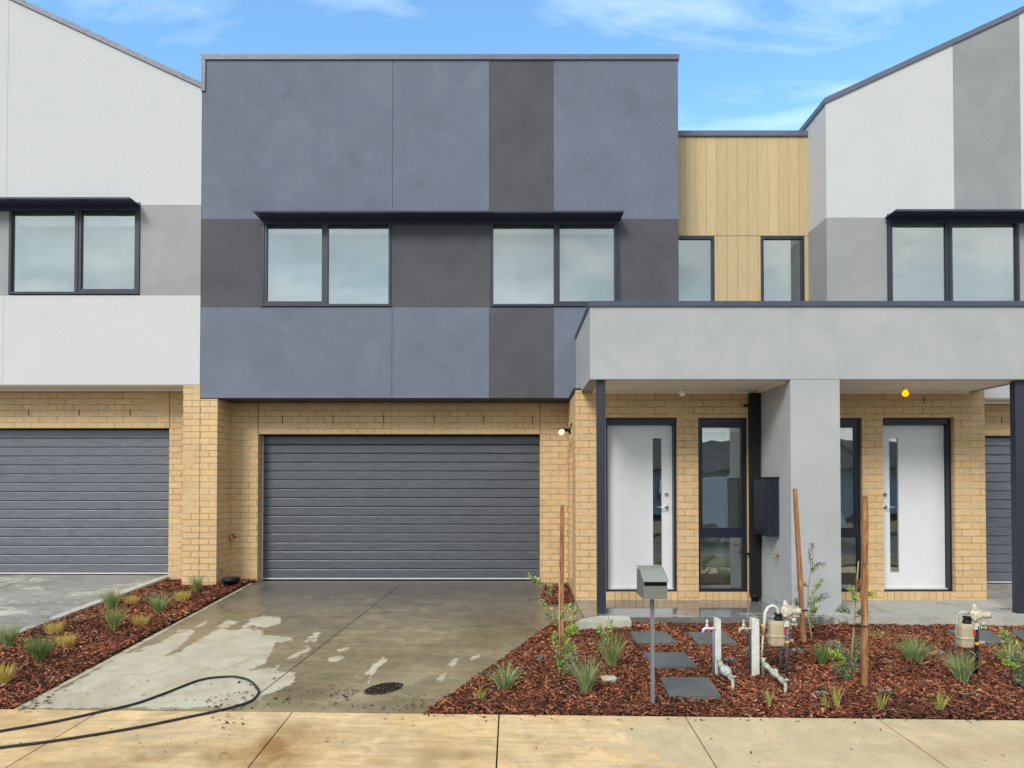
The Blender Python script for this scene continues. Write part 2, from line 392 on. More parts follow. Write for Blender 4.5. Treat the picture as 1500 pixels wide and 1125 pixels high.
def m_concrete(name, wetA, wetB, dryc, grayc, attr=True, rw=0.28, bigscale=0.9, rspan=0.25, bstr=0.25):
    """broom-finished concrete, partly wet: 'dry' and 'tone' come from the mesh"""
    m, nt, b, _ = newmat(name); p = wpos(nt)
    a = N(nt, 'ShaderNodeAttribute', attribute_name='Mask')
    sp = N(nt, 'ShaderNodeSeparateColor'); L(nt, a.outputs[0], sp.inputs[0])
    mp = N(nt, 'ShaderNodeMapping'); mp.inputs['Scale'].default_value = (1, 0.8, 1); L(nt, p, mp.inputs[0])
    nb = noise_n(nt, mp.outputs[0], bigscale, 6, 0.62, 0.6); nm = noise_n(nt, mp.outputs[0], 6, 5, 0.62, 0.8); nf = noise_n(nt, p, 90, 4, 0.7)
    wet = mix(nt, ramp(nt, nb.outputs[0], [(0.35, 0.0), (0.65, 1.0)]).outputs[0], wetA, wetB)
    wet = mix(nt, sp.outputs[1], wet, grayc)
    mps = N(nt, 'ShaderNodeMapping'); mps.inputs['Scale'].default_value = (1.2, 5.5, 1); mps.inputs['Rotation'].default_value = (0, 0, R(8)); L(nt, p, mps.inputs[0])
    wet = mix(nt, 1.0, wet, ramp(nt, nm.outputs[0], [(0.28, 0.76), (0.72, 1.16)]).outputs[0], 'MULTIPLY')
    wet = mix(nt, 1.0, wet, ramp(nt, noise_n(nt, mps.outputs[0], 1.8, 7, 0.7, 0.8).outputs[0], [(0.32, 0.78), (0.68, 1.22)]).outputs[0], 'MULTIPLY')
    dry = mix(nt, 1.0, dryc, ramp(nt, nm.outputs[0], [(0.25, 0.84), (0.7, 1.08)]).outputs[0], 'MULTIPLY')
    dry = mix(nt, ramp(nt, noise_n(nt, mp.outputs[0], 2.6, 6, 0.65, 1.2).outputs[0], [(0.45, 0.0), (0.68, 0.6)]).outputs[0], dry, wetB)
    e = math_n(nt, 'ADD', sp.outputs[0], math_n(nt, 'MULTIPLY', math_n(nt, 'SUBTRACT', noise_n(nt, mp.outputs[0], 9, 9, 0.74, 0.6).outputs[0], 0.5), 1.9))
    ed = ramp(nt, e, [(0.44, 0.0), (0.60, 1.0)])
    c = mix(nt, ed.outputs[0], wet, dry)
    # third channel: brown silt / rust stain
    st = math_n(nt, 'MULTIPLY', sp.outputs[2], ramp(nt, noise_n(nt, mp.outputs[0], 3.5, 6, 0.7, 1.0).outputs[0], [(0.32, 0.3), (0.55, 1.0)]).outputs[0])
    c = mix(nt, st, c, (0.33, 0.18, 0.055))
    c = mix(nt, 1.0, c, ramp(nt, nf.outputs[0], [(0.2, 0.84), (0.7, 1.08)]).outputs[0], 'MULTIPLY')
    L(nt, c, b.inputs['Base Color'])
    wr = ramp(nt, nm.outputs[0], [(0.3, rw), (0.65, rw+rspan)])
    rr = mix(nt, ed.outputs[0], wr.outputs[0], (0.85, 0.85, 0.85))
    L(nt, rr, b.inputs['Roughness']); b.inputs['Specular IOR Level'].default_value = 0.5
    bump(nt, b, math_n(nt, 'ADD', nf.outputs[0], nm.outputs[0]), bstr, 0.003)
    return m
M['drive'] = m_concrete('wet_driveway', (0.195, 0.150, 0.078), (0.37, 0.30, 0.18), (0.56, 0.505, 0.37), (0.115, 0.108, 0.100), rw=0.2)
M['driveb'] = m_concrete('damp_driveway', (0.25, 0.235, 0.21), (0.42, 0.40, 0.355), (0.52, 0.50, 0.42), (0.24, 0.23, 0.22), rw=0.4)
M['path'] = m_concrete('tan_footpath', (0.68, 0.44, 0.185), (0.77, 0.56, 0.31), (0.57, 0.445, 0.255), (0.44, 0.33, 0.19), rw=0.62)
M['slab'] = m_concrete('porch_slab', (0.17, 0.165, 0.15), (0.27, 0.265, 0.245), (0.42, 0.41, 0.36), (0.11, 0.11, 0.11), rw=0.03, rspan=0.07, bstr=0.03)
M['joint'] = m_paint('joint_filler', (0.05, 0.045, 0.035), 0.9, 0.2)
M['soil'] = m_paint('soil', (0.045, 0.022, 0.014), 0.95, 0.1, 0, 0.3, 0.5)
M['asphalt'] = m_paint('asphalt', (0.11, 0.11, 0.11), 0.85, 0.3, 0, 0.15, 0.6)
M['grassg'] = m_paint('verge_grass', (0.20, 0.19, 0.11), 0.95, 0.1, 0, 0.3, 1.0)
M['hose'] = m_paint('rubber_hose', (0.012, 0.014, 0.016), 0.4, 0.5)

# ------------------------------------------------------------------ world and sun
W = bpy.data.worlds.new('World'); S.world = W; W.use_nodes = True
nt = W.node_tree; nt.nodes.clear()
wo = nt.nodes.new('ShaderNodeOutputWorld'); bg = nt.nodes.new('ShaderNodeBackground'); L(nt, bg.outputs[0], wo.inputs[0])
sky = nt.nodes.new('ShaderNodeTexSky'); sky.sky_type = 'NISHITA'; sky.sun_disc = False
SUN_EL, SUN_AZ = R(39), R(208)       # azimuth clockwise from +Y: behind the camera and a little left
sky.sun_elevation = SUN_EL; sky.sun_rotation = SUN_AZ; sky.air_density = 1.0; sky.dust_density = 0.6; sky.ozone_density = 1.0
tc = nt.nodes.new('ShaderNodeTexCoord'); sx = N(nt, 'ShaderNodeSeparateXYZ'); L(nt, tc.outputs['Generated'], sx.inputs[0])
zz = math_n(nt, 'ADD', math_n(nt, 'MAXIMUM', sx.outputs[2], 0.0), 0.12)
cb = N(nt, 'ShaderNodeCombineXYZ'); L(nt, math_n(nt, 'DIVIDE', sx.outputs[0], zz), cb.inputs[0]); L(nt, math_n(nt, 'DIVIDE', sx.outputs[1], zz), cb.inputs[1])
mp = N(nt, 'ShaderNodeMapping'); mp.inputs['Scale'].default_value = (0.8, 1.9, 1); mp.inputs['Rotation'].default_value = (0, 0, R(8)); mp.inputs['Location'].default_value = (5.3, 2.9, 0); L(nt, cb.outputs[0], mp.inputs[0])
cn = noise_n(nt, mp.outputs[0], 1.6, 8, 0.62, 0.5)
thin = ramp(nt, cn.outputs[0], [(0.50, 0.0), (0.76, 0.55)])
cn2 = noise_n(nt, cb.outputs[0], 0.55, 7, 0.6, 0.4)
thick = ramp(nt, cn2.outputs[0], [(0.36, 0.78), (0.58, 1.0)])
side = ramp(nt, math_n(nt, 'ADD', math_n(nt, 'MULTIPLY', sx.outputs[1], -0.8), 0.45), [(0.42, 0.0), (0.62, 1.0)])   # heavier cloud behind the camera
cl = math_n(nt, 'MAXIMUM', thin.outputs[0], math_n(nt, 'MULTIPLY', thick.outputs[0], side.outputs[0]))
SKYTINT = mix(nt, 1.0, sky.outputs[0], (0.81, 1.10, 1.16), 'MULTIPLY')
cv = ramp(nt, noise_n(nt, cb.outputs[0], 1.3, 6, 0.6).outputs[0], [(0.36, (2.3, 2.65, 2.9)), (0.64, (4.8, 4.95, 4.95))])
cvf = mix(nt, side.outputs[0], (4.6, 5.4, 6.4), cv.outputs[0])
wc = mix(nt, cl, SKYTINT, cvf)
L(nt, wc, bg.inputs['Color']); bg.inputs['Strength'].default_value = 0.15
sd = bpy.data.lights.new('sun', 'SUN'); sd.energy = 1.45; sd.angle = R(20); sd.color = (1.0, 0.95, 0.88)
so = bpy.data.objects.new('sun', sd); C.objects.link(so)
dirv = Vector((math.sin(SUN_AZ)*math.cos(SUN_EL), math.cos(SUN_AZ)*math.cos(SUN_EL), math.sin(SUN_EL)))
so.rotation_euler = (-dirv).to_track_quat('-Z', 'Y').to_euler(); so.location = dirv*50
S.view_settings.exposure = 0.9

# ------------------------------------------------------------------ ground surfaces
XS = -0.011
def z_path(x, y): return -0.20 + XS*x - 0.025*(YPATH - y)
def z_drive(x, y): return (-0.20 + XS*x)*(1-(y-YPATH)/5.5) + 0.0
def z_driveL(x, y):
    t = (y-YPATH)/5.5; return (-0.20 + XS*x)*(1-t) + 0.085*t
def z_bed(x, y): return -0.205 + XS*x*0.8 + (y-YPATH)*0.033
def z_bedL(x, y):
    t = (y-YPATH)/5.3; return (-0.20 + XS*x)*(1-t) + 0.03*t
Z_SLAB = EYE - 1.427

def inpoly(x, y, poly):
    c = False; n = len(poly); j = n-1
    for i in range(n):
        xi, yi = poly[i]; xj, yj = poly[j]
        if (yi > y) != (yj > y) and x < (xj-xi)*(y-yi)/(yj-yi)+xi: c = not c
        j = i
    return c
def segd(x, y, a, b):
    dx, dy = b[0]-a[0], b[1]-a[1]; t = max(0, min(1, ((x-a[0])*dx+(y-a[1])*dy)/(dx*dx+dy*dy+1e-9)))
    return math.hypot(x-a[0]-t*dx, y-a[1]-t*dy)
def sdist(x, y, poly):
    d = min(segd(x, y, poly[i], poly[(i+1) % len(poly)]) for i in range(len(poly)))
    return d if inpoly(x, y, poly) else -d
def sheet(name, mat, L0, R0, ya, yb, zf, nx, ny, mask, label=None):
    """grid sheet between x = L0(y) and x = R0(y); mask(x,y,z)->(dry,tone,stain)"""
    me = bpy.data.meshes.new(name); vs = []; fs = []; mk = []
    for j in range(ny+1):
        y = ya+(yb-ya)*j/ny; a, b = L0(y), R0(y)
        for i in range(nx+1):
            x = a+(b-a)*i/nx; z = zf(x, y); vs.append((x, y, z)); mk.append(mask(x, y, z))
    for j in range(ny):
        for i in range(nx):
            k = j*(nx+1)+i; fs.append((k, k+1, k+nx+2, k+nx+1))
    # skirt so the slab has a real edge
    n0 = len(vs); rim = list(range(nx+1)) + [j*(nx+1)+nx for j in range(1, ny+1)] + [ny*(nx+1)+i for i in range(nx-1, -1, -1)] + [j*(nx+1) for j in range(ny-1, 0, -1)]
    for k in rim: vs.append((vs[k][0], vs[k][1], vs[k][2]-0.12)); mk.append(mk[k])
    for q in range(len(rim)):
        q2 = (q+1) % len(rim); fs.append((rim[q], n0+q, n0+q2, rim[q2]))
    me.from_pydata(vs, [], fs)
    ca = me.color_attributes.new('Mask', 'FLOAT_COLOR', 'POINT')
    for i, c in enumerate(mk): ca.data[i].color = (c[0], c[1], c[2], 1)
    me.materials.append(mat); o = bpy.data.objects.new(name, me); C.objects.link(o)
    tag(o, label, None, None, 'structure'); return o
def lin(p, q):
    return lambda y: p[0]+(q[0]-p[0])*(y-p[1])/(q[1]-p[1])

mb = MB(); mb.box(-300, 300, -300, 300, -0.60, -0.45); tag(build(mb, 'ground', M['soil']), kind='structure')

# main driveway
dl0, dl1 = G(29, 1034, z_drive), G(355, 860, z_drive)
dr0, dr1 = G(618, 1045, z_drive), G(810, 911, z_drive)
Ld = lin(dl0, dl1)
def Ldrive(y): return Ld(y)
y_sw = dr1.y
Rd = lin(dr0, dr1)
XSIDE = px(843, YP)
def Rdrive(y):
    if y < y_sw: return Rd(y)
    if y < y_sw+0.15: return Rd(y_sw)+(XSIDE-0.01-Rd(y_sw))*(y-y_sw)/0.15
    return XSIDE-0.01
DRY = [
 [(40,1038),(66,1019),(110,1000),(150,977),(178,958),(205,952),(235,940),(262,925),(285,921),(283,930),(262,948),(243,960),(262,956),(290,938),(312,925),(318,922),(338,923),(345,921),(365,920),(386,924),(384,930),(402,931),(425,934),(430,938),(404,940),(400,950),(388,972),(362,983),(400,978),(432,957),(452,946),(458,950),(434,962),(412,972),(402,984),(434,985),(431,998),(415,1008),(398,1014),(380,1024),(330,1037)],
 [(317,917),(335,909),(349,909),(342,916),(325,920)], [(358,917),(370,906),(385,902),(400,903),(412,905),(410,913),(392,919)],
 [(284,919),(300,910),(305,911),(290,920)], [(532,989),(545,975),(560,963),(567,967),(556,978),(545,987)],
 [(476,980),(482,966),(490,961),(504,962),(494,970),(482,972)], [(446,939),(465,934),(463,941)], [(492,951),(512,948),(508,953),(496,955)],
 [(452,934),(464,926),(470,928),(462,935)], [(655,975),(668,962),(672,966),(664,978)], [(640,996),(650,984),(655,987),(648,997)], [(690,966),(704,955),(706,959)],
 [(540,1000),(548,984),(543,984)],
]
BB = [(min(p[0] for p in q)-14, max(p[0] for p in q)+14, min(p[1] for p in q)-14, max(p[1] for p in q)+14) for q in DRY]
def mask_drive(x, y, z):
    u, v = proj((x, y, z)); d = -9.0
    for q, b in zip(DRY, BB):
        if b[0] < u < b[1] and b[2] < v < b[3]: d = max(d, sdist(u, v, q))
    dry = max(0.0, min(1.0, 0.5+d/11.0))
    # pale kerb-like margin on the bed side
    m_ = (x-Ldrive(y)); 
    if m_ < 0.05: dry = max(dry, 0.75)
    m2 = (Rdrive(y)-x)
    if m2 < 0.16 and y < y_sw: dry = max(dry, 0.12)
    tone = max(0.0, min(1.0, (y-7.0)/2.6))
    st = max(0, 0.25-abs(y-6.6)*0.1)
    return (dry, tone*0.9, st*0.6)
sheet('driveway', M['drive'], Ldrive, Rdrive, YPATH+0.012, 10.40, z_drive, 230, 260, mask_drive, 'wet concrete driveway in front of the dark townhouse')
def strip(name, p, q, w, zf, lift=0.004, n=14):
    mb = MB(); vs = []; d = Vector((q[0]-p[0], q[1]-p[1])); t = Vector((-d.y, d.x)).normalized()*w/2
    for i in range(n+1):
        c = (p[0]+d.x*i/n, p[1]+d.y*i/n)
        for s in (-1, 1):
            x, y = c[0]+s*t.x, c[1]+s*t.y; vs.append((x, y, zf(x, y)+lift))
    mb.add(vs, [(2*i, 2*i+1, 2*i+3, 2*i+2) for i in range(n)])
    return tag(build(mb, name, M['joint'], fix=False), kind='structure')
strip('driveway_joint', G(350, 1040, z_drive), G(586, 857, z_drive), 0.0055, z_drive)
strip('driveway_joint', G(605, 919, z_drive), G(720, 918, z_drive), 0.006, z_drive)

# neighbour's driveway at left
ll0, ll1 = G(0, 937, z_driveL), G(243, 846, z_driveL)
LL = lin(ll0, ll1)
def mask_left(x, y, z):
    d = (LL(y)-x); n = noise.noise(Vector((x*1.1, y*2.6, 3.0)))
    n2 = noise.noise(Vector((x*3.0, y*9.0, 8.0)))
    return (max(0, min(1, (0.75 if d < 0.10 else 0.36) + n*0.5 + n2*0.18)), 0.35, 0)
sheet('neighbour_driveway', M['driveb'], lambda y: -11.0, LL, YPATH+0.012, 10.55, z_driveL, 200, 150, mask_left, 'damp grey driveway of the white townhouse at left')
strip('driveway_joint', G(0, 861, z_driveL), G(46, 847, z_driveL), 0.01, z_driveL)

# footpath slabs between scored joints
J = [((18.7,1118.7),(141,1045)), ((368,1118.7),(427,1045)), ((727,1125),(731,1047)), ((1050,1125),(1007,1055)), ((1360,1105),(1293,1058))]
JL = [tuple(G(p[0], p[1], z_path) for p in j) for j in J]
def jl(j):
    p, q = JL[j]; return lin(p, q)
edges = [lambda y: -8.0, lambda y: -5.6] + [jl(k) for k in range(5)] + [lambda y: 5.35, lambda y: 6.9, lambda y: 9.0]
def mask_path(x, y, z):
    u, v = proj((x, y, z)); st = 0
    for (cu, cv, ru_, rv, s) in ((400,1098,34,26,1.3), (440,1075,60,18,0.8), (330,1108,50,14,0.9), (230,1110,60,12,0.8), (560,1110,50,16,0.5), (690,1115,40,30,0.5), (395,1100,70,26,0.85), (250,1092,110,20,0.55), (150,1125,120,20,0.6), (470,1085,120,18,0.45), (640,1100,70,30,0.4), (1440,1100,120,18,0.35), (60,1060,60,14,0.3)):
        d = ((u-cu)/ru_)**2+((v-cv)/rv)**2; st = max(st, s*math.exp(-d))
    dry = 0.15+0.75*max(0, min(1, (u-650)/500)) + 0.35*noise.noise(Vector((x*1.5, y*2, 0)))
    if abs(u-215) < 90 and abs(v-1068) < 16: dry += 0.2
    return (max(0, min(1, dry)), 0.0 if u > 420 else max(0, 0.35*noise.noise(Vector((x*2.3, y*3.1, 5)))+0.1), st)
for k in range(len(edges)-1):
    a, b = edges[k], edges[k+1]
    sheet('footpath', M['path'], (lambda y, a=a: a(y)+0.005), (lambda y, b=b: b(y)-0.005), 3.3, YPATH, z_path, 60, 50, mask_path, 'tan concrete footpath along the garden beds')
mb = MB(); mb.add([(-9, 3.3, z_path(-9, 3.3)-0.02), (9, 3.3, z_path(9, 3.3)-0.02), (9, YPATH+0.02, z_path(9, YPATH)-0.02), (-9, YPATH+0.02, z_path(-9, YPATH)-0.02)], [(0,1,2,3)])
tag(build(mb, 'footpath_bed', M['joint'], fix=False), kind='structure')
# verge, kerb, road behind the camera
mb = MB(); mb.box(-40, 40, 1.2, 3.29, -0.45, -0.27); tag(build(mb, 'verge', M['grassg']), kind='structure')
mb = MB(); mb.box(-40, 40, 1.03, 1.19, -0.45, -0.28); tag(build(mb, 'kerb', M['cover']), kind='structure')
mb = MB(); mb.box(-60, 60, -7.0, 1.02, -0.449, -0.42); tag(build(mb, 'road', M['asphalt']), kind='structure')
mb = MB(); mb.box(-60, 60, -14.0, -7.01, -0.449, -0.28); tag(build(mb, 'far_verge', M['grassg']), kind='structure')

# porch slab (wet) and its pale ramped corner
XL, XM, XR = 0.872, px(1194, YF, 700), 0.0
XR = 2*XM - XL
def mask_slab(x, y, z):
    # film of water with some drying patches near the front
    n = noise.noise(Vector((x*2.0, y*5, 1.0)))
    if y < YF-0.155 and x < XM: return (0, 0.6, 0)
    dry = 0.5*max(0, min(1, (8.25-y)/0.3)) + n*0.35
    if x > XM+0.3: dry += 0.75
    return (max(0, min(0.95, dry)), 0.3 if x < XM else 0.0, 0)
sheet('porch_slab', M['slab'], lambda y: XSIDE-0.008, lambda y: XR+1.2, YF-0.16, YP+0.01, lambda x, y: Z_SLAB, 220, 50, mask_slab, 'wet concrete slab under the grey porch')
q0, q1 = G(842, 911, z_bed), G(921, 912, z_bed)
zr = lambda x, y: Z_SLAB+0.004
mb = MB(); mb.prism([tuple(G(u, v, zr)[:2]) for u, v in ((842,912),(853,906),(880,901.8),(921,901.8),(925,910))], 'z', Z_SLAB-0.15, Z_SLAB+0.004)
tag(build(mb, 'slab_ramp', M['cover']), kind='structure')

# garden beds: soil sheet plus bark chips
def bed(name, poly, zf, dens, label, seed, exclude=(), crown=0.0):
    random.seed(seed)
    mb = MB(); mb.prism(poly, 'z', -0.40, 0); 
    vs = [(p[0], p[1], -0.40 if v[2] < -0.2 else zf(p[0], p[1])-0.012) for p, v in zip(poly+poly, mb.v)]
    mb.v = vs; tag(build(mb, 'bed_soil', M['soil']), kind='structure')
    x0, x1 = min(p[0] for p in poly), max(p[0] for p in poly); y0, y1 = min(p[1] for p in poly), max(p[1] for p in poly)
    n = int((x1-x0)*(y1-y0)*dens); V = []; Fc = []; CO = []
    for _ in range(n):
        x, y = ru(x0, x1), ru(y0, y1)
        if not inpoly(x, y, poly): continue
        if any(inpoly(x, y, e) for e in exclude): continue
        z = zf(x, y) + ru(-0.012, 0.018) + 0.012*noise.noise(Vector((x*3, y*3, 1)))
        l = random.choice((0.018, 0.024, 0.03, 0.036, 0.045, 0.065))*ru(0.8, 1.4)*0.5; w = ru(0.004, 0.010)
        a = ru(0, 6.283); t = ru(-0.5, 0.5); roll = ru(-0.7, 0.7)
        d = Vector((math.cos(a)*math.cos(t), math.sin(a)*math.cos(t), math.sin(t)))
        s = Vector((-math.sin(a), math.cos(a), 0)); up = d.cross(s)*-1 if d.cross(s).z < 0 else d.cross(s)
        s = (s*math.cos(roll)+up*math.sin(roll)); up = d.cross(s); up = up if up.z > 0 else -up
        c = Vector((x, y, z)); h = w*0.6; k = len(V); ts = ru(0.2, 0.8)
        V += [c-d*l-s*w*ts, c+d*l*0.9-s*w, c-d*l+up*h, c+d*l+up*h*0.8, c-d*l*0.9+s*w, c+d*l+s*w*ts]
        Fc += [(k, k+1, k+3, k+2), (k+2, k+3, k+5, k+4)]
        q = rnd(); g = ru(0.7, 1.25)
        # damper, darker bark in irregular patches
        dp = 0.91+0.5*noise.noise(Vector((x*1.3, y*1.3, 9)))
        if q < 0.26: cc = (0.055, 0.022, 0.014)
        elif q < 0.62: cc = (0.175, 0.052, 0.026)
        elif q < 0.86: cc = (0.32, 0.098, 0.042)
        elif q < 0.983: cc = (0.50, 0.20, 0.085)
        else: cc = (0.38, 0.28, 0.19)
        CO.append(tuple(v*g*dp for v in cc))
    me = bpy.data.meshes.new(name); me.from_pydata(V, [], Fc)
    ca = me.color_attributes.new('Col', 'FLOAT_COLOR', 'POINT')
    buf = [];
    for c in CO: buf += [c[0], c[1], c[2], 1.0]*6
    ca.data.foreach_set('color', buf)
    me.materials.append(M['chips']); o = bpy.data.objects.new(name, me); C.objects.link(o)
    tag(o, label, 'bark mulch', None, 'stuff'); return o
bl = [(LL(y)+0.006, y) for y in (YPATH+0.01, 7, 9, ll1.y)]
pierx0, pierx1 = px(266, YD), px(318, YD)
bedL = [(Ldrive(YPATH+0.01)-0.006, YPATH+0.01), (Ldrive(8.0)-0.006, 8.0), (Ldrive(10.15)-0.006, 10.15), (px(378,YG)-0.0, 10.25), (px(337, YG), 10.25), (pierx1, YG), (pierx1, YD), (pierx0, YD), (pierx0, 10.25), (px(248, YG), 10.25), (LL(10.2)+0.006, 10.2), (LL(7.0)+0.006, 7.0), (LL(YPATH+0.01)+0.006, YPATH+0.01)]
bed('bark_mulch', bedL, z_bedL, 5200, 'reddish brown bark mulch in the narrow bed between the two driveways', 11)
pts_r = [(Rdrive(YPATH+0.01)+0.008, YPATH+0.01), (Rdrive(y_sw-0.01)+0.008, y_sw-0.01), (XL+0.0, y_sw+0.02), (q1.x, q0.y+0.01), (q1.x+0.01, YF-0.165), (px(1159, YF, 900), YF-0.165), (px(1159, YF, 900), YF-0.005), (px(1233, YF, 900), YF-0.005), (px(1233, YF, 900), YF-0.165), (6.6, YF-0.165), (6.6, YPATH+0.01)]
bed('bark_mulch', pts_r, z_bed, 5200, 'reddish brown bark mulch filling the wide bed in front of the porch', 12)
tri = [G(u, v, z_drive) for u, v in ((797,860),(831,857),(841,884),(797,886),(793,872))]
def z_tri(x, y): return z_drive(x, y)+0.012
bed('bark_mulch', [(p.x, p.y) for p in tri], z_tri, 5200, 'small dark patch of bark mulch against the brick corner beside the garage', 13)

# ------------------------------------------------------------------ houses
HOUSES = {}
def garage_door(parent, x0, x1, z0, z1, Y, label=None, gm='garagel'):
    n = 16; h = (z1-z0-0.03)/n; prof = []
    for i in range(n):
        a = z0+0.03+i*h
        prof += [(Y+0.016, a), (Y+0.003, a+0.007), (Y, a+0.011), (Y, a+h-0.015), (Y+0.0055, a+h-0.006), (Y+0.018, a+h-0.003)]
    poly = prof + [(Y+0.05, z1), (Y+0.05, z0+0.03)]
    mb = MB(); mb.prism(poly, 'x', x0, x1); d = build(mb, 'garage_door', M[gm], parent, label)
    mb = MB(); mb.box(x0, x1, Y-0.006, Y+0.04, z0+0.012, z0+0.030); build(mb, 'bottom_rail', M['seal'], d)
    mb = MB(); mb.box(x0, x1, Y+0.004, Y+0.035, z0-0.005, z0+0.0115); build(mb, 'rubber_seal', M['black'], d)
    return d
def up_window(parent, x0, x1, z0, z1, Y, xm, sash, z_head, label=None, rail=0.07):
    """two-light aluminium window: xm mullion centre, sash 'l' or 'r' has the opening light"""
    mb = MB(); t = 0.032
    mb.wall(x0, x1, z0, z1, Y-0.018, Y+0.06, [(x0+t, xm-0.022, z0+t, z1-t), (xm+0.022, x1-t, z0+t, z1-t)])
    f = build(mb, 'window', M['metal'], parent, label)
    lights = [(x0+t, xm-0.022), (xm+0.022, x1-t)]
    for k, (a, b) in enumerate(lights):
        op = (sash == 'l') == (k == 0)
        if op:
            mb = MB(); mb.ring(a+0.002, b-0.002, z0+t+0.002, z1-t-0.002, 0.036, Y-0.008, Y+0.045); build(mb, 'sash', M['metal'], f)
            a, b, c, d = a+0.038, b-0.038, z0+t+0.038, z1-t-0.038
        else: c, d = z0+t, z1-t
        mb = MB(); mb.box(a, b, Y+0.020, Y+0.026, c, d); build(mb, 'pane', M['glass'], f)
    mb = MB(); mb.box(x0-0.05, x1+0.05, Y+0.20, Y+0.205, z0-0.05, z1+0.05); build(mb, 'blind', M['blind'], f)
    mb = MB(); mb.box(x0+0.01, x1-0.01, Y+0.07, Y+0.12, z_head, z_head+rail); build(mb, 'blind_rail', M['rail'], f)
    mb = MB(); mb.wall(x0-0.06, x1+0.06, z0-0.06, z1+0.06, Y+0.062, Y+0.199, [(x0+0.008, x1-0.008, z0+0.008, z1-0.008)]); build(mb, 'reveal', M['int'], f)
    return f
def hood(parent, xa, xb, z, Y, depth, label=None):
    mb = MB(); t = 0.012
    mb.box(xa, xb, Y-depth, Y-0.002, z, z+t)
    mb.box(xa, xb, Y-depth, Y-depth+0.006, z-0.012, z-0.0002)
    mb.box(xa, xb, Y-0.022, Y-0.0185, z-0.075, z-0.0002)
    return build(mb, 'window_hood', M['hood'], parent, label)
def panel(parent, mat, x0, x1, z0, z1, Y, dep=0.09, label=None, g=0.0012):
    mb = MB(); mb.box(x0+g, x1-g, Y, Y+dep, z0+g, z1-g)
    return build(mb, 'wall_panel', M[mat], parent, label)

# --- the dark townhouse
xl, xr = px(294.5, YD, 400), px(994, YD, 300)
zt, zb = pz(88, YD), pz(583, YD)
ztop = pz(80.5, YD)
xj1, xj2, xj3 = px(574.5, YD, 400), px(716.5, YD, 400), px(811, YD, 400)
zw1, zw0 = pz(321, YD), pz(450, YD)
H1 = empty('townhouse', ((xl+xr)/2, YD, 0), 'two storey townhouse with blue grey and charcoal upper wall above a wide garage door', 'house', 'terrace of townhouses')
wx = [(px(383.5, YD, 380), px(573, YD, 380)), (px(719, YD, 380), px(907.5, YD, 380))]
wz0 = pz(449, YD); wz1 = pz(317, YD)
holes = [(a+0.004, b-0.004, wz0+0.004, wz1-0.004) for a, b in wx]
mb = MB(); mb.wall(xl+0.006, xr-0.006, zb+0.012, zt-0.01, YD+0.0905, YD+0.15, [(h[0]-0.005, h[1]+0.005, h[2]-0.005, h[3]+0.005) for h in holes])
mb.box(xl+0.006, xl+0.12, YD+0.151, 18, zb+0.012, zt-0.01); mb.box(xr-0.12, xr-0.004, YD+0.151, 18, zb+0.012, zt-0.01)
mb.box(xl+0.121, xr-0.121, YD+0.5, 18, zt-0.25, zt-0.12); mb.box(xl+0.121, xr-0.121, 17.8, 18, zb, zt-0.26)
build(mb, 'wall_frame', M['dark'], H1)
G5 = 0.0012
def pan(mat, x0, x1, z0, z1, lab=None, Y=YD): return panel(H1, mat, x0, x1, z0, z1, Y, label=lab)
pan('blue', xl, xj1-G5, zw1, zt, 'blue grey upper wall panel at the left'); pan('blue', xj1+G5, xj2, zw1, zt, 'blue grey upper wall panel between joint and charcoal stripe')
pan('dark', xj2, xj3, zw1, zt, 'charcoal stripe in the upper wall'); pan('blue', xj3, xr, zw1, zt, 'blue grey upper wall panel at the right')
pan('dark', xl, wx[0][0], zw0, zw1, 'charcoal wall panel left of the windows'); pan('dark', wx[0][1], wx[1][0], zw0, zw1, 'charcoal wall panel between the windows'); pan('dark', wx[1][1], xr, zw0, zw1, 'charcoal wall panel right of the windows')
pan('blue', xl, xj1-G5, zb, zw0, 'blue grey lower wall panel at the left'); pan('blue', xj1+G5, xj2, zb, zw0, 'blue grey lower wall panel in the middle')
pan('dark', xj2, xj3, zb, zw0, 'charcoal stripe in the lower wall'); pan('blue', xj3, xr, zb, zw0, 'narrow blue grey lower panel beside the porch')
up_window(H1, wx[0][0]+0.002, wx[0][1]-0.002, wz0, wz1, YD, px(478, YD, 380), 'l', pz(345, YD+0.15), 'left pair window of the dark upper wall')
up_window(H1, wx[1][0]+0.002, wx[1][1]-0.002, wz0, wz1, YD, px(813.5, YD, 380), 'r', pz(345, YD+0.15), 'right pair window of the dark upper wall')
HD = 0.29; hz = pz(309.5, YD-HD)
hood(H1, px(370, YD-HD, 310), px(914.5, YD-HD, 310), hz, YD, HD, 'long dark metal hood over both windows')
# capping
mb = MB(); mb.box(xl-0.012, xr+0.015, YD-0.022, YD+0.30, zt, ztop); build(mb, 'roof_capping', M['cap'], H1)
mb = MB(); mb.box(xl-0.012, xl+0.045, YD-0.021, YD-0.0015, pz(134, YD), zt-0.001); build(mb, 'edge_flashing', M['cap'], H1)
# underside of the overhang
mb = MB(); mb.box(xl+0.002, xr-0.12, YD+0.012, YG-0.002, zb-0.012, zb+0.011); build(mb, 'overhang_soffit', M['trim'], H1)
# brick ground floor
gx0, gx1, gz1 = px(378, YG), px(791, YG), pz(636, YG)
bzt = zb-0.013
GD = 0.20
mb = MB(); pz_r = px(336.5, YG)
mb.wall(pz_r, XSIDE, -0.3, bzt, YG, YG+0.115, [(gx0, gx1, -0.4, gz1)])
build(mb, 'brick_wall', M['brick'], H1)
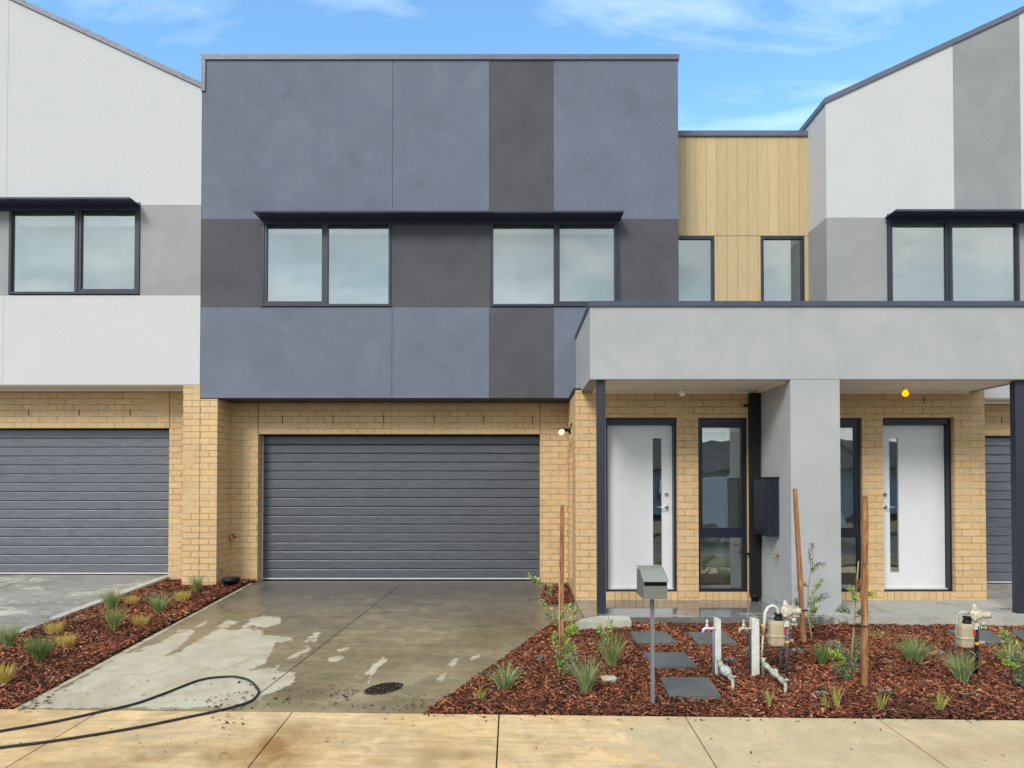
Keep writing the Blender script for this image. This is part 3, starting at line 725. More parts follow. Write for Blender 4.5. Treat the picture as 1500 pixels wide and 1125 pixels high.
# control joint + weep slots
for u in (413.8, 488, 562, 636, 708.5, 780):
    a = px(u, YG, 614); mb = MB(); mb.box(a-0.006, a+0.006, YG-0.0015, YG+0.01, pz(619, YG), pz(609, YG)); build(mb, 'weep_hole', M['black'], H1)
mb = MB(); mb.box(gx0-0.005, gx0+0.0045, YG-0.0012, YG+0.01, gz1, bzt); build(mb, 'control_joint', M['joint'], H1); mb = MB(); mb.box(gx1-0.004, gx1+0.004, YG-0.0012, YG+0.01, gz1, bzt); build(mb, 'control_joint', M['joint'], H1)
mb = MB(); mb.box(gx0-0.01, gx1+0.01, YG+0.012, YG+0.3, gz1-0.006, gz1+0.004); build(mb, 'garage_lintel', M['trim'], H1)
mb = MB(); mb.box(gx0-0.25, gx0, YG+0.116, YG+GD+0.06, -0.2, gz1+0.1); build(mb, 'garage_jamb', M['brick'], H1); mb = MB(); mb.box(gx1, gx1+0.25, YG+0.116, YG+GD+0.06, -0.2, gz1+0.1); build(mb, 'garage_jamb', M['brick'], H1)
mb = MB(); mb.box(gx0+0.0005, gx0+0.012, YG+GD-0.012, YG+GD+0.0, 0.0, gz1-0.01); build(mb, 'door_stop', M['seal'], H1)
garage_door(H1, gx0+0.002, gx1-0.002, 0.004, gz1-0.008, YG+GD, 'wide charcoal ribbed sectional garage door', 'garage')
mb = MB(); mb.box(gx0-0.3, gx1+0.3, YG+GD+0.3, YG+GD+0.35, -0.3, 2.5); build(mb, 'garage_back', M['black'], H1)
# pier half belonging to this house
px_m = px(292.5, YD)
pt = bzt
mb = MB(); mb.box(px_m+0.003, px(318, YD), YD+0.004, YG+0.114, -0.3, pt); build(mb, 'brick_pier', M['brick'], H1)
# side return of the entry wing (brick, faces the driveway) with the narrow slot opening
mb = MB()
ya, yb = YP+0.116, YG-0.001
mb.wall(ya, yb, -0.3, bzt, XSIDE, XSIDE+0.11, [(ya+0.38, ya+0.80, 0.12, pz(617, 9.4))], axis='x')
build(mb, 'brick_return', M['brick'], H1)
mb = MB(); mb.box(XSIDE+0.095, XSIDE+0.109, ya+0.37, ya+0.81, 0.10, pz(617, 9.4)+0.01); build(mb, 'slot_infill', M['brick'], H1)
mb = MB(); mb.box(XSIDE-0.02, XSIDE+0.12, ya-0.11, YD-0.005, zb-0.005, zb+0.03); build(mb, 'return_flashing', M['trim'], H1)

# --- entry wing brick wall (both entries mirror about XM)
SO = pz(574, YP)        # ceiling height at the wall
CE = SO
def mirx(x): return 2*XM-x
def entry(root, mir, mat):
    f = (lambda x: mirx(x)) if mir else (lambda x: x)
    def bx(mb, a, b, *r): a, b = f(a), f(b); return mb.box(min(a, b), max(a, b), *r)
    dx0, dx1, dz0, dz1 = px(887.5, YP), px(992.5, YP), pz(867.5, YP), pz(611.5, YP)
    sx0, sx1, sz0, sz1 = px(1022.8, YP), px(1095.5, YP), pz(868, YP), pz(612, YP)
    xin = px(1158.5, YF, 700)
    def rc(a, b, c, d): a, b = f(a), f(b); return (min(a, b), max(a, b), c, d)
    a, b = f(XSIDE), f(xin); mb = MB()
    mb.wall(min(a, b), max(a, b), -0.2, CE+0.02, YP, YP+0.115, [rc(dx0, dx1, dz0-0.02, dz1), rc(sx0, sx1, sz0-0.02, sz1)])
    build(mb, 'brick_wall', mat, root)
    for (p, q) in ((dx0, dx1), (sx0, sx1)):
        mb = MB(); bx(mb, p, q, YP-0.004, YP+0.16, Z_SLAB-0.02, dz0-0.002); build(mb, 'brick_sill', M['sold'], root)
    # door
    mb = MB(); a, b = f(dx0), f(dx1); a, b = min(a, b)+0.002, max(a, b)-0.002
    mb.ring(a, b, dz0, dz1-0.002, 0.028, YP+0.075, YP+0.23, 0.018, 0.075); fr = build(mb, 'door_frame', M['frame'], root)
    lx0, lx1 = dx0+0.034, px(983.5, YP+0.17)
    gx_0, gx_1, gz_0, gz_1 = px(956, YP+0.17), px(969, YP+0.17), pz(838, YP+0.17), pz(642, YP+0.17)
    mb = MB(); l0, l1 = sorted((f(lx0), f(dx1-0.032)))
    mb.wall(l0, l1, dz0+0.03, dz1-0.082, YP+0.17, YP+0.21, [rc(gx_0, gx_1, gz_0, gz_1)])
    dr = build(mb, 'front_door', M['door'], root, 'white front door with slim vertical glass strip')
    mb = MB(); a, b, _, _ = rc(gx_0, gx_1, 0, 1); mb.box(a, b, YP+0.183, YP+0.188, gz_0, gz_1); build(mb, 'glass_strip', M['glasslow'], dr)
    mb = MB(); mb.ring(a-0.006, b+0.006, gz_0-0.006, gz_1+0.006, 0.006, YP+0.165, YP+0.1695); build(mb, 'glazing_bead', M['door'], dr)
    mb = MB(); hx = f(px(977.6, YP+0.1)); hz_ = pz(743, YP+0.1); s = -1 if not mir else 1
    mb.lathe((hx, YP+0.169, hz_), (0, -1, 0), [(0, 0.026), (0.008, 0.026), (0.010, 0.022)], 20)
    mb.tube([(hx, YP+0.16, hz_), (hx, YP+0.12, hz_), (hx+s*0.03, YP+0.115, hz_), (hx+s*0.11, YP+0.12, hz_)], [0.009, 0.009, 0.008, 0.007], 10)
    build(mb, 'door_handle', M['chrome'], dr)
    mb = MB(); hz2 = pz(724.5, YP+0.1); mb.lathe((hx, YP+0.169, hz2), (0, -1, 0), [(0, 0.026), (0.012, 0.025), (0.016, 0.014), (0.02, 0.013)], 20); build(mb, 'door_lock', M['chrome'], dr)
    mb = MB(); bx(mb, dx0+0.03, dx1-0.03, YP+0.125, YP+0.17, dz0+0.019, dz0+0.034); build(mb, 'door_sill', M['seal'], fr)
    # side window
    mb = MB(); w0, w1, _, _ = rc(sx0, sx1, 0, 1); w0 += 0.002; w1 -= 0.002
    zmid0, zmid1 = pz(787.5, YP+0.05), pz(777, YP+0.05)
    mb.wall(w0, w1, sz0, sz1-0.002, YP+0.05, YP+0.11, [(w0+0.032, w1-0.032, sz0+0.04, zmid0), (w0+0.032, w1-0.032, zmid1, sz1-0.085)])
    wf = build(mb, 'window', M['frame'], root, 'tall narrow window with a mid rail beside the front door')
    mb = MB(); mb.ring(w0+0.034, w1-0.034, zmid1+0.002, sz1-0.087, 0.030, YP+0.056, YP+0.10); build(mb, 'sash', M['frame'], wf)
    mb = MB(); mb.box(w0+0.064, w1-0.064, YP+0.085, YP+0.090, zmid1+0.032, sz1-0.117); build(mb, 'pane', M['glasslow'], wf)
    mb = MB(); mb.box(w0+0.032, w1-0.032, YP+0.085, YP+0.090, sz0+0.04, zmid0); build(mb, 'pane', M['glasslow'], wf)
    mb = MB(); mb.box(w0+0.02, w1-0.02, YP+0.13, YP+0.19, sz1-0.17, sz1-0.125); build(mb, 'blind_rail', M['rail'], wf)
    # hall behind the glass
    h0, h1 = sorted((f(XSIDE+0.13), f(xin-0.03))); mb = MB()
    mb.box(h0-0.001, h0+0.05, YP+0.18, YP+1.25, -0.1, 2.6); mb.box(h1-0.05, h1+0.001, YP+0.18, YP+1.25, -0.1, 2.6)
    mb.box(h0, h1, YP+1.25, YP+1.3, -0.1, 2.6); mb.box(h0, h1, YP+0.18, YP+1.25, 2.5, 2.55)
    e = f(1.0*(px(992.5, YP)+0.10)); mb.box(e-0.04, e+0.04, YP+0.5, YP+1.25, -0.0, 2.5)
    build(mb, 'hall_wall', M['int'], root)
    mb = MB(); mb.box(h0, h1, YP+0.12, YP+1.25, -0.12, -0.02); build(mb, 'hall_floor', M['intf'], root)
entry(H1, False, M['brickp'])

# --- timber clad link between dark and right houses
xwr = px(1183, YW, 300); zwt, zwt2 = pz(200, YW), pz(192.5, YW)
xa = xr-0.3
wins = [(px(985, YW), px(1046.5, YW, 400)), (px(1114.5, YW, 400), px(1178, YW, 400))]
zlk = pz(345.5, YW); zlow = pz(470, YW)
BK = 0.1505; bx0 = px(1080, YW, 300); boards = []
k = math.ceil((xa-bx0)/BK)
xsb = sorted([bx0+i*BK for i in range(-12, 12) if xa < bx0+i*BK < xwr+0.05])
def boards_mb(x0, x1, z0, z1):
    mb = MB(); cuts = [x0]+[x for x in xsb if x0+0.004 < x < x1-0.004]+[x1]
    for a, b in zip(cuts[:-1], cuts[1:]):
        mb.box(a+0.0016, b-0.0016, YW, YW+0.018, z0, z1)
        mb.box(a-0.001, b+0.001, YW+0.0145, YW+0.03, z0, z1)
    return mb
build(boards_mb(xa, xwr+0.03, zlk+0.004, zwt), 'timber_cladding', M['wood'], H1, 'pale oak vertical boards above the small windows')
build(boards_mb(wins[0][1], wins[1][0], zlow, zlk-0.004), 'timber_cladding', M['wood'], H1, 'pale oak boards between the two small windows')
build(boards_mb(wins[1][1], xwr+0.03, zlow, zlk-0.004), 'timber_cladding', M['wood'], H1, 'narrow strip of oak boards right of the small windows')
mb = MB(); mb.box(xa, xwr+0.03, YW+0.031, YW+0.10, zlk-0.02, zwt); mb.box(xa, xwr, YW+0.6, 18, zwt-0.2, zwt-0.1); build(mb, 'link_backing', M['dark'], H1)
mb = MB(); mb.box(xa, xwr+0.02, YW+0.004, YW+0.016, zlk-0.0035, zlk+0.0035); build(mb, 'board_trim', M['metal'], H1)
mb = MB(); mb.box(xa, xwr-0.004, YW-0.03, YW+0.2, zwt, zwt2); build(mb, 'roof_capping', M['cap'], H1)
for k, (a, b) in enumerate(wins):
    mb = MB(); mb.ring(a, b, zlow, zlk-0.006, 0.04, YW-0.012, YW+0.06); w = build(mb, 'window', M['metal'], H1, 'small window in the timber wall, ' + ('beside the dark wall' if k == 0 else 'beside the white wall'))
    mb = MB(); mb.box(a+0.04, b-0.04, YW+0.02, YW+0.026, zlow+0.04, zlk-0.046); build(mb, 'pane', M['glass'], w)
    mb = MB(); mb.box(a-0.02, b+0.02, YW+0.14, YW+0.145, zlow-0.02, zlk) if k == 0 else mb.box(a-0.02, b-0.17, YW+0.14, YW+0.145, zlow-0.02, zlk); build(mb, 'blind', M['blind'], w)
    if k: mb = MB(); mb.box(b-0.04, b, YW+0.07, YW+1.5, zlow-0.02, zlk); mb.box(a, b, YW+1.5, YW+1.55, zlow, zlk); build(mb, 'reveal', M['int'], w)

# --- white townhouse at left
H0 = empty('townhouse', (px(150, YD), YD, 0.085), 'white rendered townhouse with a sloping roofline and grey garage door at the left edge', 'house', 'terrace of townhouses')
XE = -11.5
lx1 = xl-0.004
def zslL(x):      # underside of slanted capping
    a = P(297, 130, YD); b = P(16, 0, YD); return a[1]+(x-a[0])*(b[1]-a[1])/(b[0]-a[0])
lw = (px(13.5, YD, 380), px(205, YD, 380)); lwz0, lwz1 = pz(431, YD), pz(297, YD)
zl1, zl0, zlb = pz(300.5, YD), pz(432.5, YD), pz(563.5, YD)
ljx = px(10, YD, 250)
def slpanel(root, mat, x0, x1, z0, zf, Y, lab, dep=0.09, g=0.0012):
    mb = MB(); mb.prism([(x0+g, z0+g), (x1-g, z0+g), (x1-g, zf(x1)), (x0+g, zf(x0))], 'y', Y, Y+dep); return build(mb, 'wall_panel', M[mat], root, lab)
slpanel(H0, 'white', ljx+G5/2, lx1, zl1, zslL, YD, 'white upper wall panel under the sloping roof edge')
slpanel(H0, 'white', XE, ljx-G5/2, zl1, zslL, YD, 'white upper wall panel at the picture edge')
panel(H0, 'mid', lw[1], lx1, zl0, zl1, YD, label='mid grey wall panel right of the window')
panel(H0, 'mid', XE, lw[0], zl0, zl1, YD, label='mid grey wall panel left of the window')
panel(H0, 'white', ljx-0.02+G5/2, lx1, zlb, zl0, YD, label='white lower wall panel')
panel(H0, 'white', XE, ljx-0.02-G5/2, zlb, zl0, YD, label='white lower wall panel at the picture edge')
mb = MB(); mb.wall(XE, lx1-0.006, zlb+0.012, zl1+0.6, YD+0.0905, YD+0.15, [(lw[0], lw[1], lwz0, lwz1)]); mb.prism([(lx1-0.13, zlb+0.012), (lx1-0.006, zlb+0.012), (lx1-0.006, zslL(lx1)-0.01), (lx1-0.13, zslL(lx1-0.13)-0.01)], 'y', YD+0.151, 18)
mb.prism([(XE, zslL(XE)-0.15), (lx1-0.13, zslL(lx1)-0.15), (lx1-0.13, zslL(lx1)-0.08), (XE, zslL(XE)-0.08)], 'y', YD+0.1, 18)
build(mb, 'wall_frame', M['white'], H0)
up_window(H0, lw[0]+0.002, lw[1]-0.002, lwz0, lwz1, YD, px(112.5, YD, 380), 'r', pz(334, YD+0.15), 'pair window in the white and grey wall', 0.13)
HDL = 0.28; hood(H0, px(-60, YD-HDL, 290), px(190, YD-HDL, 290), pz(290, YD-HDL), YD, HDL, 'dark metal hood over the window')
mb = MB(); a0, b0 = XE, lx1+0.004; t_ = 0.075
mb.prism([(a0, zslL(a0)), (b0, zslL(b0)), (b0, zslL(b0)+t_), (a0, zslL(a0)+t_)], 'y', YD-0.022, YD+0.25); build(mb, 'roof_capping', M['cap'], H0)
mb = MB(); mb.box(XE, lx1-0.0, YD+0.012, YG-0.002, zlb-0.010, zlb+0.011); build(mb, 'overhang_soffit', M['soffit'], H0)
lgx1 = px(248, YG); lgx0 = lgx1-4.04; lgz1 = pz(627, YG)
mb = MB(); mb.wall(XE, px_m-0.003, -0.3, zlb-0.011, YG, YG+0.115, [(lgx0, lgx1, -0.4, lgz1)]); build(mb, 'brick_wall', M['brick'], H0)
mb = MB(); mb.box(px(267.5, YD), px_m-0.003, YD+0.004, YG-0.001, -0.3, zlb-0.011); build(mb, 'brick_pier', M['brick'], H0)
mb = MB(); mb.box(px_m-0.0029, px_m+0.0029, YD+0.016, YG-0.1, -0.3, bzt-0.003); build(mb, 'control_joint', M['joint'], H0)
for u in (42, 116, 190.5, -32):
    a = px(u, YG, 604); mb = MB(); mb.box(a-0.006, a+0.006, YG-0.0015, YG+0.01, pz(609, YG), pz(600, YG)); build(mb, 'weep_hole', M['black'], H0)
mb = MB(); mb.box(lgx0, lgx1+0.01, YG+0.012, YG+0.3, lgz1-0.006, lgz1+0.004); build(mb, 'garage_lintel', M['trim'], H0)
mb = MB(); mb.box(lgx1+0.001, lgx1+0.3, YG+0.116, YG+GD+0.06, -0.2, lgz1+0.1); build(mb, 'garage_jamb', M['brick'], H0); mb = MB(); mb.box(lgx0-0.3, lgx0, YG+0.116, YG+GD+0.06, -0.2, lgz1+0.1); build(mb, 'garage_jamb', M['brick'], H0)
garage_door(H0, lgx0+0.002, lgx1+0.03, 0.088, lgz1-0.008, YG+GD-0.06, 'grey ribbed sectional garage door')
mb = MB(); mb.box(lgx1-0.004, lgx1+0.004, YG-0.0012, YG+0.01, lgz1, zlb-0.012); build(mb, 'control_joint', M['joint'], H0)

# --- right townhouse
H2 = empty('townhouse', (px(1360, YD), YD, -0.04), 'off white and grey townhouse with a roofline rising to the right', 'house', 'terrace of townhouses')
XE2 = 12.5
rx0 = px(1210, YD, 230)
def zslR(x):
    a = P(1210, 151, YD); b = P(1500, 17, YD); return a[1]+(x-a[0])*(b[1]-a[1])/(b[0]-a[0])
rw = (px(1299.5, YD, 380), px(1492.5, YD, 380)); rwz0, rwz1 = pz(452, YD), pz(314, YD)
zr1, zr0 = pz(319, YD), pz(452, YD)
rj1, rj2 = px(1397, YD, 200), px(1495, YD, 200); zrb = pz(583, YD)
def deep(mat, x1, z0, zf, lab):   # corner panels wrap round the side
    mb = MB(); mb.prism([(rx0, z0+0.001), (x1-0.0012, z0+0.001), (x1-0.0012, zf(x1)), (rx0, zf(rx0))], 'y', YD, YD+0.09)
    mb.prism([(rx0, z0+0.001), (rx0+0.12, z0+0.001), (rx0+0.12, zf(rx0)), (rx0, zf(rx0))], 'y', YD+0.09, YW+7)
    build(mb, 'wall_panel', M[mat], H2, lab)
deep('white', rj1, zr1, zslR, 'off white upper wall panel at the corner')
slpanel(H2, 'mid2', rj1, rj2, zr1, zslR, YD, 'grey upright stripe in the upper wall')
slpanel(H2, 'white', rj2, XE2, zr1, zslR, YD, 'off white upper wall panel at the picture edge')
deep('mid', rw[0], zr0, lambda x: zr1-0.001, 'mid grey wall panel left of the window')
panel(H2, 'mid', rw[1], XE2, zr0, zr1, YD, label='mid grey wall panel right of the window')
panel(H2, 'light', rx0, XE2, zrb, zr0, YD, label='light grey lower wall panel')
mb = MB(); mb.wall(rx0+0.02, XE2, zrb+0.012, zr1+0.6, YD+0.0905, YD+0.15, [(rw[0], rw[1], rwz0, rwz1)])
mb.prism([(rx0+0.12, zslR(rx0)-0.15), (XE2, zslR(XE2)-0.15), (XE2, zslR(XE2)-0.08), (rx0+0.12, zslR(rx0)-0.08)], 'y', YD+0.1, 17)
build(mb, 'wall_frame', M['white'], H2)
up_window(H2, rw[0]+0.002, rw[1]-0.002, rwz0, rwz1, YD, px(1392, YD, 380), 'l', pz(334, YD+0.15), 'pair window half hidden by the porch parapet')
hood(H2, px(1313, YD-HD, 308), px(1313, YD-HD, 308)+2.3, pz(307.5, YD-HD), YD, HD, 'dark metal hood over the window')
mb = MB(); a0, b0 = rx0-0.02, XE2
mb.prism([(a0, zslR(a0)), (b0, zslR(b0)), (b0, zslR(b0)+t_), (a0, zslR(a0)+t_)], 'y', YD-0.022, YD+0.25)
mb.box(rx0-0.02, rx0+0.14, YD+0.25, YW+7, zslR(a0), zslR(a0)+t_); build(mb, 'roof_capping', M['cap'], H2)
mb = MB(); mb.box(mirx(XSIDE)+0.0, XE2, YD+0.012, YG-0.002, zrb-0.012, zrb+0.011); build(mb, 'overhang_soffit', M['soffit'], H2)
rgx0, rgx1, rgz1 = mirx(gx1), mirx(gx0), pz(638, YG)
mb = MB(); mb.wall(mirx(XSIDE), XE2, -0.4, zrb-0.013, YG, YG+0.115, [(rgx0, rgx1, -0.5, rgz1)]); build(mb, 'brick_wall', M['brick'], H2)
mb = MB(); mb.wall(ya, yb, -0.3, bzt, mirx(XSIDE)-0.11, mirx(XSIDE), [], axis='x'); build(mb, 'brick_return', M['brick'], H2)
a = px(1467, YG, 615); mb = MB(); mb.box(a-0.006, a+0.006, YG-0.0015, YG+0.01, pz(620, YG), pz(611, YG)); build(mb, 'weep_hole', M['black'], H2)
a = px(1353.5, YP, 587); mb = MB(); mb.box(a-0.006, a+0.006, YP-0.0015, YP+0.01, pz(591, YP), pz(582, YP)); build(mb, 'weep_hole', M['black'], H2)
mb = MB(); mb.box(rgx0, rgx1, YG+0.012, YG+0.3, rgz1-0.012, rgz1+0.004); build(mb, 'garage_lintel', M['trim'], H2)
garage_door(H2, rgx0, rgx1, -0.035, rgz1-0.013, YG+0.1, 'grey ribbed garage door behind the black porch post')
entry(H2, True, M['brickp'])
# driveway in front of right garage
def z_driveR(x, y): return -0.11+0.075*(y-7.8)/2.6
sheet('neighbour_driveway', M['driveb'], lambda y: mirx(XSIDE)+0.01+(0.5*max(0, 9.2-y)), lambda y: 12.0, YF-0.16, 10.35, z_driveR, 120, 60, lambda x, y, z: (0.42, 0.3, 0), 'concrete driveway of the right townhouse')
for (u0, v0, u1, v1) in ((1447, 877, 1484, 885),):
    pass

# --- grey porch spanning both entries
zf0, zf1, zf2 = pz(555, YF), pz(449, YF), pz(441.5, YF)
PO = empty('entry_porch', (XM, YF, Z_SLAB), 'light grey rendered flat roofed porch with a square central pillar spanning both front doors', 'porch')
pil0, pil1 = px(1158.5, YF, 700), px(1231, YF, 700)
TW = 0.14
mb = MB(); mb.box(XL, pil0-0.001, YF, YF+0.18, zf0, zf1); build(mb, 'parapet_wall', M['light'], PO)
mb = MB(); mb.box(pil1+0.001, XR, YF, YF+0.18, zf0, zf1); build(mb, 'parapet_wall', M['light'], PO)
mb = MB(); mb.box(XL, XL+TW, YF+0.1802, YD-0.002, zf0, zf1); build(mb, 'side_wall', M['light'], PO); mb = MB(); mb.box(XR-TW, XR, YF+0.1802, YD-0.002, zf0, zf1); build(mb, 'side_wall', M['light'], PO)
mb = MB(); mb.box(pil0, pil1, YF-0.0008, YP-0.002, z_bed(3.3, 8)-0.1, zf1); build(mb, 'pillar', M['light'], PO)
mb = MB(); mb.box(XL-0.012, XR+0.012, YF-0.022, YF+0.22, zf1+0.0005, zf2); mb.box(XL-0.012, XL+TW+0.01, YF+0.2205, YD-0.001, zf1+0.0005, zf2); mb.box(XR-TW-0.01, XR+0.012, YF+0.2205, YD-0.001, zf1+0.0005, zf2)
build(mb, 'parapet_capping', M['capd'], PO)
mb = MB(); mb.box(XL+TW+0.001, XR-TW-0.001, YF+0.19, YW-0.03, zf0+0.30, zf0+0.36); build(mb, 'roof', M['cap'], PO)
mb = MB(); mb.box(XL+TW, pil0-0.001, YF+0.03, YP+0.1, zf0-0.006, zf0-0.0008); mb.box(pil1+0.001, XR-TW, YF+0.03, YP+0.1, zf0-0.006, zf0-0.0008); build(mb, 'ceiling', M['ceil'], PO)
mb = MB(); zc = zf0-0.0065
mb.box(XL+TW, pil0-0.001, YP-0.045, YP-0.001, zc-0.028, zc); mb.box(pil1+0.001, XR-TW, YP-0.045, YP-0.001, zc-0.028, zc)
mb.box(pil0-0.04, pil0-0.0012, YF+0.12, YP-0.0455, zc-0.028, zc); build(mb, 'cornice', M['ceil'], PO)
mb = MB(); mb.box(XL, XR, YF-0.001, YF+0.028, zf0-0.009, zf0-0.0008); mb.box(XL, XL+0.01, YF+0.029, YP, zf0-0.008, zf0-0.0008); build(mb, 'drip_edge', M['gal'], PO)
pw = 0.095; p0 = px(875, YF+0.06, 720)
mb = MB(); mb.box(p0, p0+pw, YF+0.06, YF+0.06+pw, Z_SLAB, zf0-0.010); build(mb, 'post', M['metal'], PO, 'dark steel post left of the main front door', bevel=0.006)
p1 = px(1489, YF+0.06, 720)
mb = MB(); mb.box(p1, p1+pw+0.03, YF+0.06, YF+0.06+pw, Z_SLAB, zf0-0.010); build(mb, 'post', M['metal'], PO, 'dark steel post at the right edge', bevel=0.006)
# downpipe in the porch corner
dp0, dp1 = px(1098.8, YP-0.11), px(1113.8, YP-0.11)
DPW = empty('downpipe', ((dp0+dp1)/2, YP-0.07, Z_SLAB), 'black rectangular downpipe in the porch corner beside the meter box', 'downpipe')
mb = MB(); mb.box(dp0, dp1, YP-0.11, YP-0.035, Z_SLAB+0.07, zc-0.03); build(mb, 'pipe', M['black'], DPW, bevel=0.006)
mb = MB(); mb.lathe(((dp0+dp1)/2, YP-0.072, Z_SLAB), (0,0,1), [(0, 0.045), (0.045, 0.045), (0.046, 0.058), (0.08, 0.058), (0.085, 0.05)], 20); build(mb, 'collar', M['black'], DPW)
for v in (593.5, 811.5):
    z = pz(v, YP-0.05); mb = MB(); mb.box(dp0-0.05, dp1+0.012, YP-0.030, YP-0.012, z-0.014, z+0.014); mb.box(dp0-0.008, dp0-0.001, YP-0.115, YP-0.031, z-0.014, z+0.014); build(mb, 'bracket', M['black'], DPW)
# meter box on pillar side
MBX = empty('meter_box', (pil0-0.07, 8.55, 1.0), 'black metal meter box hanging on the inner side of the grey pillar', 'meter box')
zm0, zm1 = pz(786, 8.32), pz(700, 8.32)
mb = MB(); mb.box(pil0-0.135, pil0-0.001, 8.33, 8.80, zm0, zm1); build(mb, 'case', M['frame'], MBX, bevel=0.008)
mb = MB(); mb.box(pil0-0.145, pil0-0.136, 8.345, 8.785, zm0+0.015, zm1-0.015); build(mb, 'door', M['frame'], MBX)
mb = MB(); mb.box(pil0-0.15, pil0-0.001, 8.315, 8.81, zm1+0.0005, zm1+0.012); build(mb, 'lid', M['trim'], MBX)
# small tap on the pillar side
mb = MB(); tx, tz = pil0, pz(815, 8.3)
mb.tube([(tx, 8.35, tz), (tx-0.05, 8.35, tz), (tx-0.06, 8.35, tz-0.03)], 0.009, 8); mb.box(tx-0.05, tx-0.02, 8.343, 8.357, tz+0.012, tz+0.02)
tag(build(mb, 'small_tap', M['brass'], off=(tx, 8.35, tz)), 'tiny copper tap on the inner side of the grey pillar under the meter box', 'tap')

# ------------------------------------------------------------------ lamps
bw = m_emit('bulb_warm_white', (1.0, 0.80, 0.36), 0.75); by = m_emit('bulb_yellow', (1.0, 0.45, 0.0), 0.85)
lx, ly, lz = XSIDE, 9.75, pz(631, 9.75)
LP = empty('wall_lamp', (lx, ly, lz), 'black wall lamp with a lit globe on the brick corner beside the garage', 'lamp')
mb = MB(); mb.lathe((lx-0.001, ly, lz), (-1,0,0), [(0, 0.05), (0.018, 0.05), (0.022, 0.04)], 20); mb.tube([(lx-0.02, ly, lz), (lx-0.05, ly-0.01, lz+0.012), (lx-0.075, ly-0.02, lz+0.01)], [0.02, 0.02, 0.018], 12); build(mb, 'bracket', M['black'], LP)
d = Vector((-0.78, -0.25, -0.45)).normalized(); c0 = Vector((lx-0.065, ly-0.02, lz+0.012))
mb = MB(); mb.lathe(c0, d, [(0, 0.026), (0.035, 0.028)], 16); build(mb, 'socket', M['black'], LP)
mb = MB(); mb.lathe(c0+d*0.035, d, [(0, 0.022), (0.016, 0.030), (0.036, 0.037), (0.054, 0.036), (0.07, 0.026), (0.08, 0.01)], 20); build(mb, 'globe', bw, LP)
def batten(u, v, lit, label):
    x = px(u, 8.5); root = empty('ceiling_lamp', (x, 8.5, zf0-0.006), label, 'lamp')
    z = zf0-0.006
    mb = MB(); mb.lathe((x, 8.5, z), (0,0,-1), [(0, 0.045), (0.012, 0.045), (0.016, 0.024), (0.05, 0.021)], 20); build(mb, 'batten_holder', M['cyanpl'], root)
    mb = MB(); mb.lathe((x, 8.5, z-0.051), (0,0,-1), [(0, 0.018), (0.010, 0.022), (0.024, 0.033), (0.042, 0.038), (0.058, 0.034), (0.070, 0.022), (0.076, 0.006)], 20); build(mb, 'bulb', by if lit else M['cyanpl'], root)
batten(1000, 570, False, 'unlit white bulb in a batten holder on the porch ceiling above the main door')
batten(1327, 570, True, 'glowing yellow bulb in a batten holder on the porch ceiling at right')

# ------------------------------------------------------------------ taps / pit by the garage
tx, tz = P(344, 785, YG)
TP = empty('wall_tap', (tx, YG, tz), 'brass garden tap on the brick jamb left of the main garage door', 'tap')
mb = MB(); mb.lathe((tx, YG-0.001, tz), (0,-1,0), [(0, 0.03), (0.006, 0.028), (0.008, 0.012), (0.05, 0.012)], 16); mb.tube([(tx, YG-0.05, tz), (tx-0.005, YG-0.085, tz), (tx-0.02, YG-0.10, tz-0.03), (tx-0.025, YG-0.10, tz-0.06)], [0.014, 0.015, 0.012, 0.012], 12); build(mb, 'spout', M['brass'], TP)
mb = MB(); mb.lathe((tx, YG-0.06, tz+0.01), (0,-0.2,1), [(0, 0.012), (0.03, 0.01), (0.032, 0.022), (0.04, 0.022)], 14); build(mb, 'tap_handle', M['chrome'], TP)
a = G(338, 858, z_bedL)
PT = empty('drain_riser', a, 'round black plastic drain riser in the mulch at the foot of the brick corner', 'drain')
mb = MB(); mb.lathe(a, (0,0,1), [(-0.05, 0.095), (0.06, 0.095), (0.062, 0.12), (0.10, 0.12)], 24); build(mb, 'riser', M['black'], PT)
mb = MB(); mb.lathe(a+Vector((0,0,0.10)), (0,0,1), [(0, 0.105), (0.014, 0.105), (0.018, 0.06)], 24); build(mb, 'cap', M['trim'], PT)
mb = MB(); zz_ = pz(837, 9.9); xx_ = px(318, YD)+0.001
mb.lathe((xx_, 9.93, zz_), (1,0,0), [(0, 0.022), (0.008, 0.022), (0.012, 0.012)], 10); tag(build(mb, 'pipe_plug', M['bluepl'], off=(xx_, 9.93, zz_)), 'small bright blue plug low on the side of the brick pier', 'pipe plug')

# ------------------------------------------------------------------ stepping pavers, cover
GP = 'stepping pavers in the wide bed'
def paver(q, label, zf=z_bed, gp=GP):
    pts = [G(u, v, zf) for u, v in q]; c = sum(pts, Vector())/len(pts)
    mb = MB(); h = 0.034; n = len(pts)
    vs = [(p.x, p.y, zf(p.x, p.y)-0.03) for p in pts]+[(p.x, p.y, zf(p.x, p.y)+h) for p in pts]
    mb.add(vs, [tuple(range(n))[::-1], tuple(range(n, 2*n))]+[(i, (i+1) % n, n+(i+1) % n, n+i) for i in range(n)])
    tag(build(mb, 'stepping_paver', M['paver'], off=c, bevel=0.004), label, 'paver', gp)
paver([(932,945.5),(992,945.5),(975,929.5),(923,929.5)], 'grey square paver behind the letterbox post nearest the porch')
paver([(957,981),(1022,981),(1003,961),(943,961)], 'grey paver between the front and the rear paver of the letterbox row')
paver([(980,1025),(1056,1025),(1038,998),(967,998)], 'front grey paver nearest the footpath right of the letterbox post')
paver([(1021,947),(1080,947),(1062,930.5),(1008,930.5)], 'grey paver behind the first white tap post')
